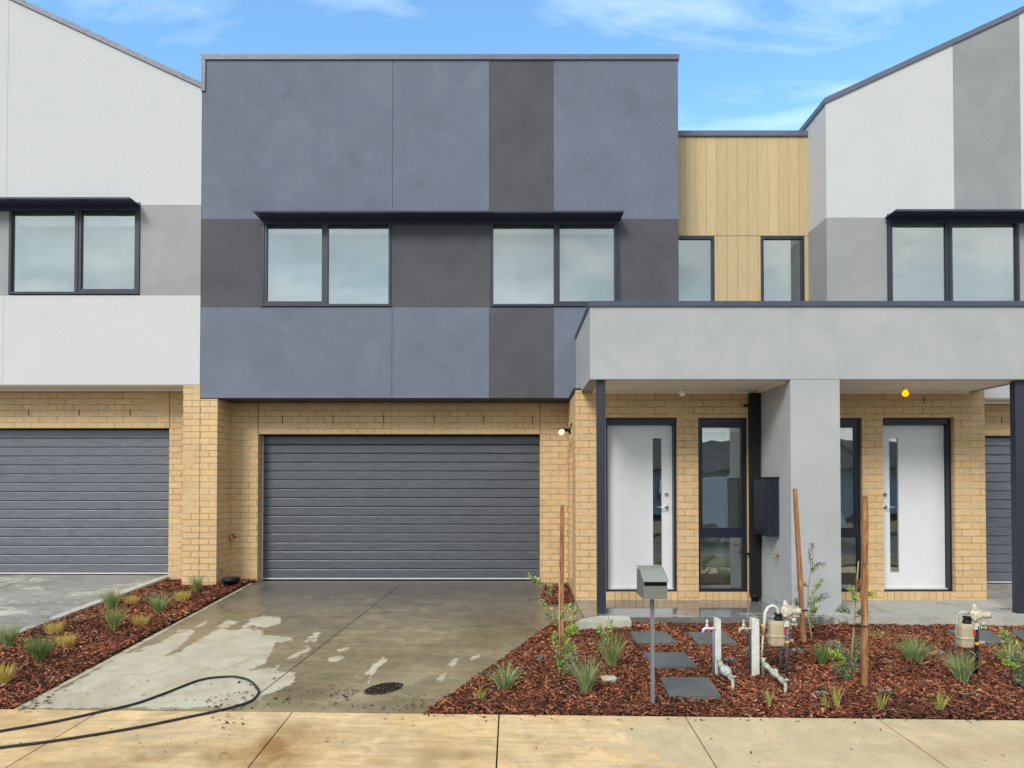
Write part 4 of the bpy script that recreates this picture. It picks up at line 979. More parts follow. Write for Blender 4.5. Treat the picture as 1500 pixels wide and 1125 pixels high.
paver([(1430,946),(1476,944.5),(1450,928),(1386,927)], 'grey paver behind the right gas meter')
paver([(1500,944),(1560,944),(1535,927),(1480,927)], 'grey paver cut by the right picture edge')
c = G(892, 997, z_bed); mb = MB(); mb.lathe(c, (0,0,1), [(-0.02, 0.062), (0.024, 0.064), (0.030, 0.056), (0.031, 0.02)], 28)
tag(build(mb, 'inspection_cover', M['cover'], off=c), 'small round pale concrete cover flat in the mulch', 'drain cover')

# ------------------------------------------------------------------ letterbox
b0 = G(955.5, 1033, z_bed); Yl = b0.y
LB = empty('letterbox', b0, 'olive grey letterbox with a curved lid on a thin steel post', 'letterbox')
def PXL(u, v, Y=Yl): x, z = P(u, v, Y); return x, z
xp0, xp1 = px(953, Yl, 950), px(958.4, Yl, 950)
x0, zb_ = PXL(937, 878); x1, _ = PXL(977, 878); _, zl_ = PXL(937, 850)
mb = MB(); mb.box(xp0, xp1, Yl-0.014, Yl+0.014, b0.z-0.1, zb_+0.006); build(mb, 'post', M['gal'], LB, bevel=0.003)
yf_, yb_ = Yl-0.13, Yl+0.15
# body with slot
zs0, zs1 = PXL(0, 858.5, yf_)[1], PXL(0, 851.8, yf_)[1]
xf0, xf1 = px(943, yf_, 860), px(977.5, yf_, 860)
zt_f, zb_f = PXL(0, 851.5, yf_)[1], PXL(0, 878, yf_)[1]
mb = MB(); mb.wall(xf0, xf1, zb_f, zt_f, yf_, yf_+0.004, [(xf0+0.004, xf1-0.003, zs0, zs1)])
hh_ = 0.075; zt_b = zt_f+hh_
sidep = [(yf_+0.0045, zb_f), (yb_, zb_f), (yb_, zt_b-0.012), (yf_+0.10, zt_b-0.015), (yf_+0.0045, zt_f)]
mb.prism(sidep, 'x', xf0, xf0+0.004); mb.prism(sidep, 'x', xf1-0.004, xf1)
mb.box(xf0+0.0045, xf1-0.0045, yf_+0.0045, yb_, zb_f, zb_f+0.004); mb.box(xf0+0.0045, xf1-0.0045, yb_-0.004, yb_-0.0002, zb_f+0.0045, zt_b-0.02)
build(mb, 'box', M['olive'], LB)
mb = MB(); pr = []
for i in range(9):
    t = i/8; y = yf_-0.022+(yb_+0.012-yf_+0.022)*t; z = zt_f-0.002+(hh_+0.004)*math.sin(min(1, t*1.25)*math.pi/2)
    pr.append((y, z))
pr2 = [(y, z+0.005) for y, z in pr][::-1]
mb.prism(pr+pr2, 'x', xf0-0.006, xf1+0.006); build(mb, 'lid', M['lid'], LB)
mb = MB(); mb.box(xf0+0.005, xf1-0.005, yf_+0.02, yf_+0.023, zs0-0.01, zs1+0.01); build(mb, 'slot_shade_sheet', M['black'], LB)  # black sheet behind the open slot stands in for shade inside the box

# ------------------------------------------------------------------ garden taps on white posts
def garden_tap(u, v, w, vtop, pm, tm, label):
    b = G(u, v, z_bed); Y = b.y; _, zt_ = P(u, vtop, Y)
    root = empty('garden_tap', b, label, 'garden tap', 'tap posts in the wide bed')
    mb = MB(); h = w/2
    mb.add([(b.x-h, Y-h, b.z-0.05), (b.x+h, Y-h, b.z-0.05), (b.x+h, Y+h, b.z-0.05), (b.x-h, Y+h, b.z-0.05), (b.x-h, Y-h, zt_+0.006), (b.x+h, Y-h, zt_-0.008), (b.x+h, Y+h, zt_-0.008), (b.x-h, Y+h, zt_+0.006)],
           [(0,3,2,1),(4,5,6,7),(0,1,5,4),(1,2,6,5),(2,3,7,6),(3,0,4,7)])
    build(mb, 'post', M['whitepl'], root, bevel=0.003)
    xp = b.x-h-0.011; zt2 = zt_-0.085
    mb = MB(); mb.tube([(xp, Y-0.012, b.z-0.03), (xp, Y-0.012, zt2-0.02), (xp-0.002, Y-0.02, zt2)], 0.009, 10); build(mb, 'riser_pipe', pm, root)
    mb = MB(); mb.tube([(xp+0.018, Y-0.02, zt2+0.002), (xp-0.03, Y-0.022, zt2), (xp-0.06, Y-0.024, zt2+0.006), (xp-0.085, Y-0.026, zt2-0.006), (xp-0.092, Y-0.026, zt2-0.032)], [0.011, 0.012, 0.014, 0.012, 0.011], 12)
    mb.lathe((xp-0.055, Y-0.023, zt2+0.01), (0,0,1), [(0, 0.011), (0.022, 0.012), (0.03, 0.007), (0.04, 0.007)], 12); build(mb, 'tap_body', tm, root)
    mb = MB(); mb.lathe((xp-0.055, Y-0.023, zt2+0.05), (0,0,1), [(0, 0.009), (0.006, 0.012), (0.022, 0.008), (0.025, 0.003)], 12); build(mb, 'tap_handle', tm, root)
garden_tap(1051, 988, 0.050, 905, M['purple'], M['lilac'], 'white post with a purple recycled water pipe and lilac tap')
garden_tap(1105.5, 990, 0.062, 905, M['greypipe'], M['gwhite'], 'white post with a grey pipe and greyish green tap')

# ------------------------------------------------------------------ water meters
def water_meter(pl, pr_, ring, label, rbody):
    a = G(pl[0], pl[1], z_bed); b = G(pr_[0], pr_[1], z_bed)
    root = empty('water_meter', (a+b)/2, label, 'water meter', 'water meters in the wide bed')
    h = 0.10; A = a+Vector((0,0,h+0.02)); B = b+Vector((0,0,h-0.02)); d = (B-A)
    mb = MB(); mb.tube([a-Vector((0,0,0.03)), A-Vector((0,0,0.012)), A+d*0.06], 0.012, 10); mb.tube([b-Vector((0,0,0.03)), B-Vector((0,0,0.012)), B-d*0.06], [0.010, 0.013, 0.013], 10); build(mb, 'pipe', M['gwhite'], root)
    mb = MB(); dn = d.normalized(); ln = d.length
    mb.lathe(A, dn, [(0, 0.015), (ln*0.12, 0.020), (ln*0.14, 0.022), (ln*0.24, 0.022), (ln*0.25, 0.014), (ln*0.34, 0.015), (ln*0.36, rbody*0.8), (ln*0.52, rbody), (ln*0.66, rbody*0.7), (ln*0.68, 0.015), (ln*0.76, 0.015), (ln*0.77, 0.022), (ln*0.88, 0.021), (ln*0.92, 0.015), (ln, 0.014)], 16)
    mb.tube([A+Vector((0,0,-0.005)), A+Vector((0,0,0.035))], [0.016, 0.012], 10); mb.obox(A+Vector((0,0,0.038)), (0.022,0,0), (0,0.006,0), (0,0,0.005)); mb.obox(B+Vector((0,0,0.03)), (0.024,0.0,0), (0,0.006,0), (0,0,0.005)); build(mb, 'fittings', M['gwhite'], root)
    c_ = A+d*0.5; mb = MB(); nrm = Vector((0.25, -0.45, 0.85)).normalized()
    mb.lathe(c_-nrm*0.02, nrm, [(0, rbody*1.05), (0.03, rbody*1.12), (0.035, rbody*1.0), (0.045, rbody*0.9)], 20); build(mb, 'meter_body', M['gwhite'] if not ring else M['whitepl'], root)
    mb = MB(); mb.lathe(c_-nrm*0.004, nrm, [(0, rbody*1.16), (0.004, rbody*1.24), (0.014, rbody*1.24), (0.018, rbody*1.14)], 20); mb.lathe(c_+nrm*0.0255, nrm, [(0, rbody*0.7), (0.008, rbody*0.66)], 20); build(mb, 'dial_ring', M['purple'] if ring else M['gwhite'], root)
water_meter((1053, 991), (1073.5, 1012), True, 'white and purple water meter on bent pipes at the foot of the first tap post', 0.040)
water_meter((1118.5, 993), (1150.5, 1017), False, 'grey green water meter on bent pipes in front of the gas meter', 0.026)

# ------------------------------------------------------------------ gas meters
def gas_meter(u, v, vtop, label, full=True):
    b = G(u, v, z_bed); Y = b.y; s = F/Y
    def q(du, vv, dy=0.0): x, z = P(u+du, vv, Y); return Vector((x, Y+dy, z))
    root = empty('gas_meter', b, label, 'gas meter', 'gas meters in the wide bed')
    k = (v-vtop)
    vv = lambda t: vtop+k*t
    # body (rounded canister) left of the risers
    c0, c1 = q(-14, vv(0.57)), q(-14, vv(0.21))
    mb = MB(); w = (11 if full else 9.5)/s; dpt = 0.055; hgt = c1.z-c0.z
    def rr(z, e): 
        pts = []
        for i in range(20):
            a = 2*math.pi*i/20; cx_, sy_ = math.cos(a), math.sin(a)
            pts.append((c0.x+e*w*math.copysign(abs(cx_)**0.5, cx_), Y+e*dpt*math.copysign(abs(sy_)**0.5, sy_), z))
        return pts
    lv = [(0, 0.75), (0.03, 0.95), (0.12, 1.0), (0.36, 1.0), (0.37, 1.10), (0.43, 1.10), (0.44, 1.0), (0.86, 1.0), (0.96, 0.93), (1.0, 0.70)]
    vs = []; 
    for t, e in lv: vs += rr(c0.z+hgt*t, e)
    n = 20; fs = [tuple(range(n))[::-1], tuple(range((len(lv)-1)*n, len(lv)*n))]
    for j in range(len(lv)-1):
        for i in range(n): fs.append((j*n+i, j*n+(i+1) % n, (j+1)*n+(i+1) % n, (j+1)*n+i))
    mb.add(vs, fs); build(mb, 'meter_case', M['beige'], root, bevel=0.003)
    mb = MB(); mb.box(c0.x+w*0.72, c0.x+w*0.95, Y-dpt-0.006, Y-dpt+0.002, c0.z+hgt*0.52, c0.z+hgt*0.80); build(mb, 'warning_label', M['red'], root)
    mb = MB(); mb.box(c0.x+w*0.75, c0.x+w*1.30, Y-dpt-0.006, Y-dpt+0.004, c0.z+hgt*0.80, c0.z+hgt*0.93); build(mb, 'label_plate', M['whitepl'], root)
    # black union on top, regulator
    t0 = q(-11, vv(0.215)); mb = MB(); mb.lathe(t0, (0,0,1), [(0, 0.030), (0.012, 0.034), (0.03, 0.034), (0.032, 0.024), (0.045, 0.024), (0.048, 0.034), (0.062, 0.032)], 12); build(mb, 'union_nut', M['black'], root)
    r0 = q(2, vv(0.08), -0.01); mb = MB(); ax = Vector((0.3, -1, 0.15)).normalized()
    mb.lathe(r0-ax*0.035, ax, [(0, 0.03), (0.015, 0.052), (0.022, 0.058), (0.034, 0.058), (0.042, 0.05), (0.055, 0.036), (0.07, 0.02)], 18)
    mb.lathe(r0+Vector((-0.01, 0.01, 0.03)), (-0.15, 0, 1), [(0, 0.028), (0.03, 0.022), (0.055, 0.014), (0.062, 0.006)], 12)
    mb.lathe(r0+Vector((0.02, 0, 0)), (1, -0.05, 0.02), [(0, 0.024), (0.05, 0.022), (0.052, 0.028), (0.085, 0.028)], 14)
    for kk in range(6):
        a = kk*math.pi/3; e1 = ax.orthogonal().normalized(); e2 = ax.cross(e1); mb.lathe(r0-ax*0.03+(math.cos(a)*e1+math.sin(a)*e2)*0.052, ax, [(0, 0.007), (0.05, 0.007)], 6)
    mb.lathe(r0+Vector((0.045, -0.01, -0.055)), (0.2, -0.3, -1), [(0, 0.02), (0.03, 0.016)], 10)
    build(mb, 'regulator', M['beige2'], root)
    # risers
    mb = MB(); mb.tube([q(0, v+3, -0.02), q(-0.5, vv(0.55), -0.035), q(0.5, vv(0.24), -0.03)], 0.0135, 12); build(mb, 'riser_pipe', M['greypipe'] if full else M['black'], root)
    mb = MB(); mb.tube([q(-6, v-5, 0.03), q(-5, vv(0.42), 0.03)], 0.010, 10); build(mb, 'riser_pipe', M['greypipe'], root)
    mb = MB(); mb.lathe(q(1, vv(0.28), -0.012), (0,0,1), [(-0.05, 0.016), (-0.02, 0.026), (0.02, 0.028), (0.045, 0.016)], 12); mb.lathe(q(7, vv(0.27), -0.01), (1,0,0.1), [(0, 0.012), (0.03, 0.012), (0.032, 0.02), (0.045, 0.02)], 10); build(mb, 'valve', M['gwhite'], root)
    mb = MB(); mb.lathe(q(-0.3, vv(0.53), -0.034), (0,0,1), [(0, 0.0175), (0.026, 0.0175)], 12); mb.lathe(q(0, vv(0.165), -0.005), (0,0,1), [(0, 0.018), (0.03, 0.014)], 10); build(mb, 'yellow_tag', M['yellow'], root)
    mb = MB(); mb.box(q(-10, 0).x, q(6, 0).x, Y+0.015, Y+0.02, q(0, vv(0.52)).z, q(0, vv(0.52)).z+0.02); build(mb, 'strap', M['gwhite'], root)
    # inverted U pipe
    if full: L_ = [(-34.5, v-18, 0.02), (-32, vv(0.42), 0.02), (-31, vv(0.22), 0.0), (-30, vv(0.10), 0), (-26, vv(0.025), 0), (-19, vv(0.0), 0), (-13, vv(0.035), 0), (-11, vv(0.10), 0), (-11, vv(0.19), 0)]
    else: L_ = [(-21, vv(0.60), 0.05), (-21, vv(0.30), 0.05), (-20, vv(0.10), 0.04), (-15, vv(0.04), 0.03), (-9, vv(0.06), 0.0)]
    if full:
        mb = MB(); mb.tube([q(*p) for p in L_[:2]], 0.009, 10); build(mb, 'riser_pipe', M['gwhite'], root)
        mb = MB(); mb.tube([q(*p) for p in L_[1:]], 0.0125, 12); build(mb, 'bend_pipe', M['whitepl'], root)
        mb = MB(); mb.lathe(q(-32, vv(0.36), 0.02), (0,0,1), [(0, 0.018), (0.03, 0.018), (0.032, 0.021), (0.05, 0.02)], 12); build(mb, 'coupling', M['yellow'], root)
    else:
        mb = MB(); mb.tube([q(*p) for p in L_], 0.011, 12); build(mb, 'bend_pipe', M['gwhite'], root)
gas_meter(1151, 990, 887, 'beige gas meter with a white looped pipe between tap post and timber stake', True)
gas_meter(1427.5, 989, 893, 'beige gas meter on a dark pipe near the right picture edge', False)

# ------------------------------------------------------------------ plants
def blade(mb, b, az, h, lean, w, col, seg=5, droop=0.6, tw=0.0):
    d = Vector((math.cos(az), math.sin(az), 0)); s = Vector((-d.y, d.x, 0))
    a2 = ru(0, 6.28); s = Vector((math.cos(a2), math.sin(a2), 0))
    vs = []
    for i in range(seg+1):
        t = i/seg
        r = lean*h*(t**1.6); z = h*(t - droop*lean*0.5*t**3)
        ww = w*(1-t**2)*0.5+0.0004
        c = b+d*r+Vector((0,0,z)); vs += [c-s*ww, c+s*ww]
    mb.add(vs, [(2*i, 2*i+1, 2*i+3, 2*i+2) for i in range(seg)], True, col=col)
def tuft(u, v, vtop, spread_px, n, pal, label, cat='grass tuft', name='grass_tuft', zf=z_bed, w=0.004, group='ornamental grass tufts in the beds', seed=0, lean=None, droop=0.6, base=0.3):
    random.seed(seed+int(u*3+v)); b = G(u, v, zf); _, z1 = P(u, vtop, b.y); h = max(0.04, z1-b.z); r = spread_px/(F/b.y)
    mb = MB(); n = int(n*1.7); w *= 0.72
    for _ in range(n):
        az = ru(0, 6.28); q = rnd()**0.7; bb = b+Vector((math.cos(az), math.sin(az), 0))*r*base*rnd()
        hh = h*ru(0.55, 1.08); le = 1.35*(r/h)*q if lean is None else lean*q
        c = random.choice(pal); g = ru(0.8, 1.5)
        if rnd() < 0.09: c = (0.46, 0.36, 0.20)
        if rnd() < 0.14: le *= 1.7; hh *= 1.12
        blade(mb, bb-Vector((0,0,0.01)), az+ru(-0.4, 0.4), hh, min(1.5, le), w*ru(0.7, 1.3), tuple(x*g for x in c), droop=droop)
    return tag(build(mb, name, M['leaf'], off=b, fix=False), label, cat, group)
GRN = [(0.15, 0.237, 0.062), (0.225, 0.312, 0.088), (0.325, 0.388, 0.138), (0.112, 0.188, 0.05), (0.45, 0.425, 0.188)]
BLG = [(0.188, 0.288, 0.1), (0.263, 0.362, 0.15), (0.125, 0.213, 0.075), (0.4, 0.45, 0.213)]
DGR = [(0.069, 0.149, 0.034), (0.103, 0.207, 0.052), (0.149, 0.241, 0.069), (0.287, 0.333, 0.127)]
GLD = [(0.632, 0.437, 0.103), (0.713, 0.517, 0.149), (0.517, 0.368, 0.092), (0.414, 0.368, 0.103)]
YGR = [(0.312, 0.384, 0.06), (0.384, 0.432, 0.096), (0.192, 0.288, 0.048), (0.432, 0.288, 0.072)]
for k, t in enumerate([
 (12,949,904,20,150,GRN,'green grass tuft cut by the left picture edge in the narrow bed'),
 (58,968,926,24,300,DGR,'dark bluish green bushy tuft, the densest in the narrow bed'),
 (163,895,855,17,190,GRN,'upper of two overlapping tall green tufts beside the left driveway edge'),
 (167,924,884,15,170,GRN,'lower of two overlapping tall green tufts in the narrow bed'),
 (232,897,863,20,160,BLG,'spreading grey green tuft between golden tufts in the narrow bed'),
 (288,869,836,11,120,GRN,'upright green tuft against the foot of the brick pier'),
]): tuft(*t, zf=z_bedL, seed=k, w=0.0042)
for k, t in enumerate([
 (80,929,912,13,'golden tuft beside the left driveway edge behind the dark green tuft'), (98,948,929,14,'golden tuft right of the dark bluish green tuft'), (4,1002,974,12,'golden tuft cut by the left picture edge'),
 (193,885,873,12,'golden tuft beside the two tall green tufts, near the left driveway'), (206,917,902,12,'golden tuft alone near the middle of the narrow bed'), (267,881,866,12,'golden tuft in front of the brick pier')]):
    tuft(t[0], t[1], t[2]-2, t[3], 200, GLD, t[4], 'golden grass', 'golden_grass', z_bedL, 0.0042, 'golden tufts in the narrow bed', seed=20+k, base=0.75, droop=0.2, lean=0.55)
for k, t in enumerate([
 (739,1010,962,32,130,BLG,'arching pale green tuft at the driveway edge of the wide bed'),
 (858,1014,953,28,120,BLG,'grey green tuft between the round cover and the left stake'),
 (896,976,918,26,130,GRN,'tall green tuft right of the short bamboo cane'),
 (1340,969,924,30,170,BLG,'wide green tuft in the middle of the right half of the bed'),
 (1409,1000,946,24,130,BLG,'green tuft just left of the right gas meter base'),
 (1205,974,936,15,170,DGR,'dark green tuft right of the gas meter beside the fine leaved bush'),
 (1480,975,928,34,120,GRN,'loose green tuft near the right picture edge'),
]): tuft(*t, seed=40+k, w=0.0045, droop=0.9)
for k, t in enumerate([
 (703,1028,1003,12,22,YGR,'sparse yellow green sprout at the driveway edge'), (1127,1034,1006,7,26,YGR,'small yellow green sprout in front of the green water meter'),
 (1226,1037,1000,10,22,YGR,'thin upright sprout beside the front grey succulent'), (1211,1036,1012,10,14,YGR,'short reddish yellow sprout left of the thin upright sprout'),
 (1291,1041,1010,12,26,YGR,'leaning olive sprout near the footpath below the right stake'), (1376,1041,1008,16,24,YGR,'thin green sprout near the footpath in the right half'),
 (1286,936,918,14,18,YGR,'faint yellow sprout near the slab right of the right stake')]):
    tuft(t[0], t[1], t[2], t[3], t[4], t[5], t[6], 'small plant', 'sprout', z_bed, 0.006, 'small sprouts in the wide bed', seed=60+k, droop=0.4)

def leafc(mb, p, d, l, w, col):
    d = d.normalized(); s = d.cross(Vector((ru(-1,1), ru(-1,1), ru(-1,1))))
    if s.length < 1e-3: return
    s.normalize(); n = d.cross(s)
    m1 = p+d*l*0.45+n*l*0.06
    mb.add([p, m1-s*w/2, p+d*l, m1+s*w/2], [(0,1,2,3)], True, col=col)
def succulent(u, v, rp, label, zf=z_bed):
    random.seed(int(u+v)); b = G(u, v, zf); r = rp/(F/b.y); mb = MB()
    for _ in range(150):
        a = ru(0, 6.28); q = rnd()**0.6*r; p = b+Vector((math.cos(a)*q, math.sin(a)*q*0.8, ru(0.0, 0.035)*(1.2-q/r)))
        d = Vector((math.cos(a+ru(-1,1)), math.sin(a+ru(-1,1)), ru(0.1, 1.0))); g = ru(0.7, 1.2)
        leafc(mb, p, d, ru(0.012, 0.026), ru(0.006, 0.010), tuple(x*g for x in (0.36, 0.42, 0.37)))
    tag(build(mb, 'silver_groundcover', M['leaf'], off=b, fix=False), label, 'small plant', 'silvery low plants')
for t in [(1070,969,8,'silvery low plant behind the purple ringed water meter'),(1095,956,6,'silvery low plant left of the second tap post'),(1168,955,8,'silvery low plant right of the gas meter pipe'),
          (1203,1019,11,'silvery low plant beside the front sprouts'),(1374,958,10,'silvery low plant touching the wide green tuft'),(1296,1016,11,'silvery low plant behind the leaning olive sprout'),
          (1427,1022,13,'silvery low plant below the right gas meter'),(792,964,7,'silvery low plant left of the left stake')]: succulent(*t)
succulent(118, 908, 9, 'silvery low plant between golden tufts and tall green tufts in the narrow bed', z_bedL)
succulent(221, 871, 8, 'silvery low plant near the top of the narrow bed', z_bedL)

def stake(u, v, utop, vtop, wpx, label, knot=False):
    b = G(u, v, z_bed); s = F/b.y; x1, z1 = P(utop, vtop, b.y); w = wpx/s/2; mb = MB(); n = 10; random.seed(int(u))
    vs = []
    for i in range(n+1):
        t = i/n; c = Vector((b.x+(x1-b.x)*t, b.y+0.02*t, b.z-0.05+(z1-b.z+0.05)*t)); e = w*(1+ru(-0.08, 0.08))
        if t == 1: e *= 0.75
        vs += [c+Vector((sx_*e, sy_*e*0.9, ru(-0.006, 0.006) if i == n else 0)) for sx_, sy_ in ((-1,-1),(1,-1),(1,1),(-1,1))]
    fs = [(0,3,2,1), (4*n, 4*n+1, 4*n+2, 4*n+3)]
    for i in range(n):
        for k in range(4): fs.append((4*i+k, 4*i+(k+1) % 4, 4*i+4+(k+1) % 4, 4*i+4+k))
    mb.add(vs, fs); return tag(build(mb, 'timber_stake', M['stake'], off=b), label, 'garden stake', 'hardwood tree stakes')
stake(822, 935, 824, 740, 6.0, 'weathered timber stake in front of the brick jamb right of the main garage')
stake(1178, 942, 1165.5, 716, 6.0, 'leaning reddish timber stake in front of the grey pillar')
stake(1266, 1006, 1268.5, 727, 7.5, 'rough timber stake with a split top in front of the right entry wall')
def cane(u, v, ut, vt, label, w=0.006):
    b = G(u, v, z_bed); x1, z1 = P(ut, vt, b.y); mb = MB()
    pts = [b-Vector((0,0,0.03))]+[Vector((b.x+(x1-b.x)*t, b.y, b.z+(z1-b.z)*t)) for t in (0.25, 0.26, 0.27, 0.5, 0.51, 0.52, 0.76, 0.77, 0.78, 1)]
    rs = [w, w, w*1.25, w, w, w*1.25, w, w, w*1.2, w*0.9, w*0.85]
    mb.tube(pts, [r*0.85 for r in rs], 8); return tag(build(mb, 'bamboo_cane', M['cane'], off=b), label, 'garden cane', 'bamboo canes tied to saplings')
cane(819, 994, 819.5, 837, 'thin bamboo cane in front of the left timber stake', 0.0065)
cane(885, 951, 885, 907, 'short bamboo cane among green leaves left of the tall green tuft', 0.007)
cane(1190.5, 940, 1183, 898, 'short bamboo cane beside the leaning stake')
cane(1245, 994, 1257.5, 822, 'pale bamboo cane left of the rough split stake')

def sapling(u, v, trunk, sprays, label, zf=z_bed, pal=GRN, lsz=0.030, lw=0.0065, thick=0.004):
    """trunk: pixel polyline; sprays: list of (pixel polyline, n leaves, leaf length, leaf width, palette, spread)"""
    random.seed(int(u*7)); b = G(u, v, zf); root = empty('sapling', b, label, 'young shrub', 'young staked shrubs')
    def q(p, dy=0.0): x, z = P(p[0], p[1], b.y+dy); return Vector((x, b.y+dy, z))
    mb = MB(); tr = [q(p) for p in trunk]; n = len(tr); mb.tube(tr, [thick*(1-0.6*i/(n-1)) for i in range(n)], 6)
    lf = MB()
    for pts, nl, ll_, lw_, pl, spr in sprays:
        dy = ru(-0.12, 0.12); pp = [q(p, dy*(i/(max(1, len(pts)-1)))) for i, p in enumerate(pts)]
        if len(pp) > 1: mb.tube(pp, [0.0022*(1-0.5*i/(len(pp)-1)) for i in range(len(pp))], 5)
        for k in range(int(nl*2.6)):
            t = ru(0.1, 1)*(len(pp)-1); i = min(int(t), len(pp)-2) if len(pp) > 1 else 0
            if len(pp) > 1: c = pp[i].lerp(pp[i+1], t-i); ax = (pp[i+1]-pp[i]).normalized()
            else: c = pp[0]; ax = Vector((0,0,1))
            c = c+Vector((ru(-1,1), ru(-1,1), ru(-1,1)))*spr
            d = ax*ru(0.1, 1.0)+Vector((ru(-1,1), ru(-1,1), ru(-0.6,1)))*0.9; col = random.choice(pl); g = ru(0.7, 1.3)
            leafc(lf, c, d, 1.15*ll_*ru(0.6, 1.2), 1.25*lw_*ru(0.7, 1.3), tuple(x*g for x in col))
    build(mb, 'stem', M['stem'], root); build(lf, 'foliage', M['leaf'], root, fix=False); return root
LG = [(0.154, 0.246, 0.077), (0.246, 0.354, 0.123), (0.4, 0.493, 0.154), (0.554, 0.616, 0.185)]
OL = [(0.163, 0.227, 0.098), (0.277, 0.342, 0.195), (0.39, 0.439, 0.293), (0.13, 0.179, 0.081)]
RD = [(0.30,0.10,0.06),(0.20,0.20,0.07),(0.36,0.17,0.10)]
YL = [(0.468, 0.598, 0.104), (0.364, 0.52, 0.091), (0.286, 0.416, 0.104)]
sapling(824, 994, [(822,994),(824,960),(822,930),(815,905),(805,880),(795,862),(786,848)],
 [([(795,862),(786,850),(772,843)], 26, 0.030, 0.010, LG, 0.015), ([(790,856),(783,852)], 16, 0.03, 0.012, RD, 0.014), ([(803,875),(808,865),(806,858)], 14, 0.026, 0.009, LG, 0.012),
  ([(815,905),(800,888),(792,880)], 26, 0.030, 0.010, LG, 0.018), ([(818,912),(826,898),(834,888)], 34, 0.028, 0.009, LG, 0.018), ([(818,915),(806,906),(800,900)], 28, 0.026, 0.008, OL, 0.018),
  ([(824,945),(838,900),(848,888)], 30, 0.03, 0.008, LG, 0.016), ([(823,960),(832,925),(844,920)], 70, 0.032, 0.009, YL, 0.022), ([(823,985),(828,960),(838,945)], 150, 0.030, 0.006, LG, 0.03),
  ([(823,985),(816,955),(812,928)], 50, 0.03, 0.009, LG, 0.02), ([(824,990),(836,975),(842,955)], 110, 0.028, 0.006, OL, 0.03)], 'bushy young shrub with red tipped side branches around the left stake')
sapling(886, 952, [(886,952),(884,930),(880,912)], [([(886,950),(882,930),(878,915)], 50, 0.035, 0.009, LG, 0.02), ([(886,950),(892,925),(894,910)], 40, 0.035, 0.009, LG, 0.02)], 'small leafy green plant around the short cane left of the tall green tuft')
sapling(1184, 938, [(1184,938),(1183,900),(1184,860),(1190,825),(1192,800)],
 [([(1186,840),(1196,828),(1207,826)], 40, 0.034, 0.007, OL, 0.014), ([(1188,830),(1186,812),(1190,797)], 30, 0.032, 0.007, OL, 0.012), ([(1184,860),(1176,855),(1168,862)], 34, 0.03, 0.007, OL, 0.014),
  ([(1184,885),(1196,862),(1202,852)], 50, 0.034, 0.007, LG, 0.018), ([(1183,890),(1196,880),(1209,872)], 70, 0.034, 0.007, OL, 0.02), ([(1183,900),(1170,888),(1165,880)], 50, 0.03, 0.007, OL, 0.018),
  ([(1183,905),(1190,897),(1196,890)], 80, 0.032, 0.007, LG, 0.026), ([(1183,925),(1192,912),(1204,904)], 50, 0.03, 0.006, OL, 0.02), ([(1183,930),(1172,915),(1162,908)], 26, 0.028, 0.006, OL, 0.016), ([(1160,884),(1140,884),(1134,880)], 16, 0.024, 0.006, OL, 0.01)],
 'open olive leaved sapling behind the leaning stake')
sapling(1246, 996, [(1246,996),(1250,950),(1253,900),(1254,870),(1250,860)],
 [([(1254,885),(1250,868),(1244,862)], 26, 0.034, 0.009, YL, 0.012), ([(1256,880),(1266,866),(1276,872)], 30, 0.036, 0.010, YL, 0.014), ([(1258,870),(1260,850),(1262,858)], 22, 0.036, 0.011, RD, 0.016),
  ([(1253,905),(1262,893),(1268,900)], 34, 0.034, 0.009, OL, 0.018), ([(1246,900),(1236,892),(1226,895)], 34, 0.03, 0.008, OL, 0.016), ([(1248,990),(1240,965),(1222,945)], 190, 0.032, 0.006, OL, 0.04), ([(1250,985),(1252,960),(1258,935)], 110, 0.03, 0.006, OL, 0.035),
  ([(1246,996),(1236,990),(1224,975)], 150, 0.03, 0.006, OL, 0.035), ([(1250,1000),(1256,1003),(1259,1008)], 60, 0.028, 0.006, OL, 0.025), ([(1236,975),(1226,960),(1218,958)], 36, 0.040, 0.014, YL, 0.02)],
 'fine leaved shrub with a bright yellow green shoot beside the split stake')
sapling(1497, 1010, [(1497,1010),(1494,980),(1490,950),(1486,925)], [([(1497,1005),(1490,980),(1486,955)], 90, 0.034, 0.007, OL, 0.03), ([(1492,980),(1482,975),(1476,970)], 30, 0.03, 0.010, YL, 0.016), ([(1494,960),(1480,940),(1470,925)], 60, 0.04, 0.005, LG, 0.03), ([(1497,1008),(1504,990),(1508,970)], 60, 0.034, 0.007, OL, 0.03)],
 'wispy green shrub cut by the right picture edge')
# ties on stakes
for (u, v, u2, lab) in ((1178, 894, 1168, 'black tie round the leaning stake'), (1266, 917, 1243, 'green tie between the pale cane and the split stake')):
    bb = G(u, 942 if u < 1200 else 1006, z_bed); x1, z1 = P(u+3.5, v, bb.y); x2, _ = P(u2, v, bb.y); mb = MB()
    mb.box(x2, x1+0.004, bb.y-0.024, bb.y-0.021, z1-0.004, z1+0.004); mb.box(x1+0.001, x1+0.004, bb.y-0.020, bb.y+0.03, z1-0.004, z1+0.004); mb.box(x2, x1+0.004, bb.y+0.0302, bb.y+0.033, z1-0.004, z1+0.004)
    tag(build(mb, 'plant_tie', M['black'], off=(x1, bb.y, z1)), lab, 'plant tie')

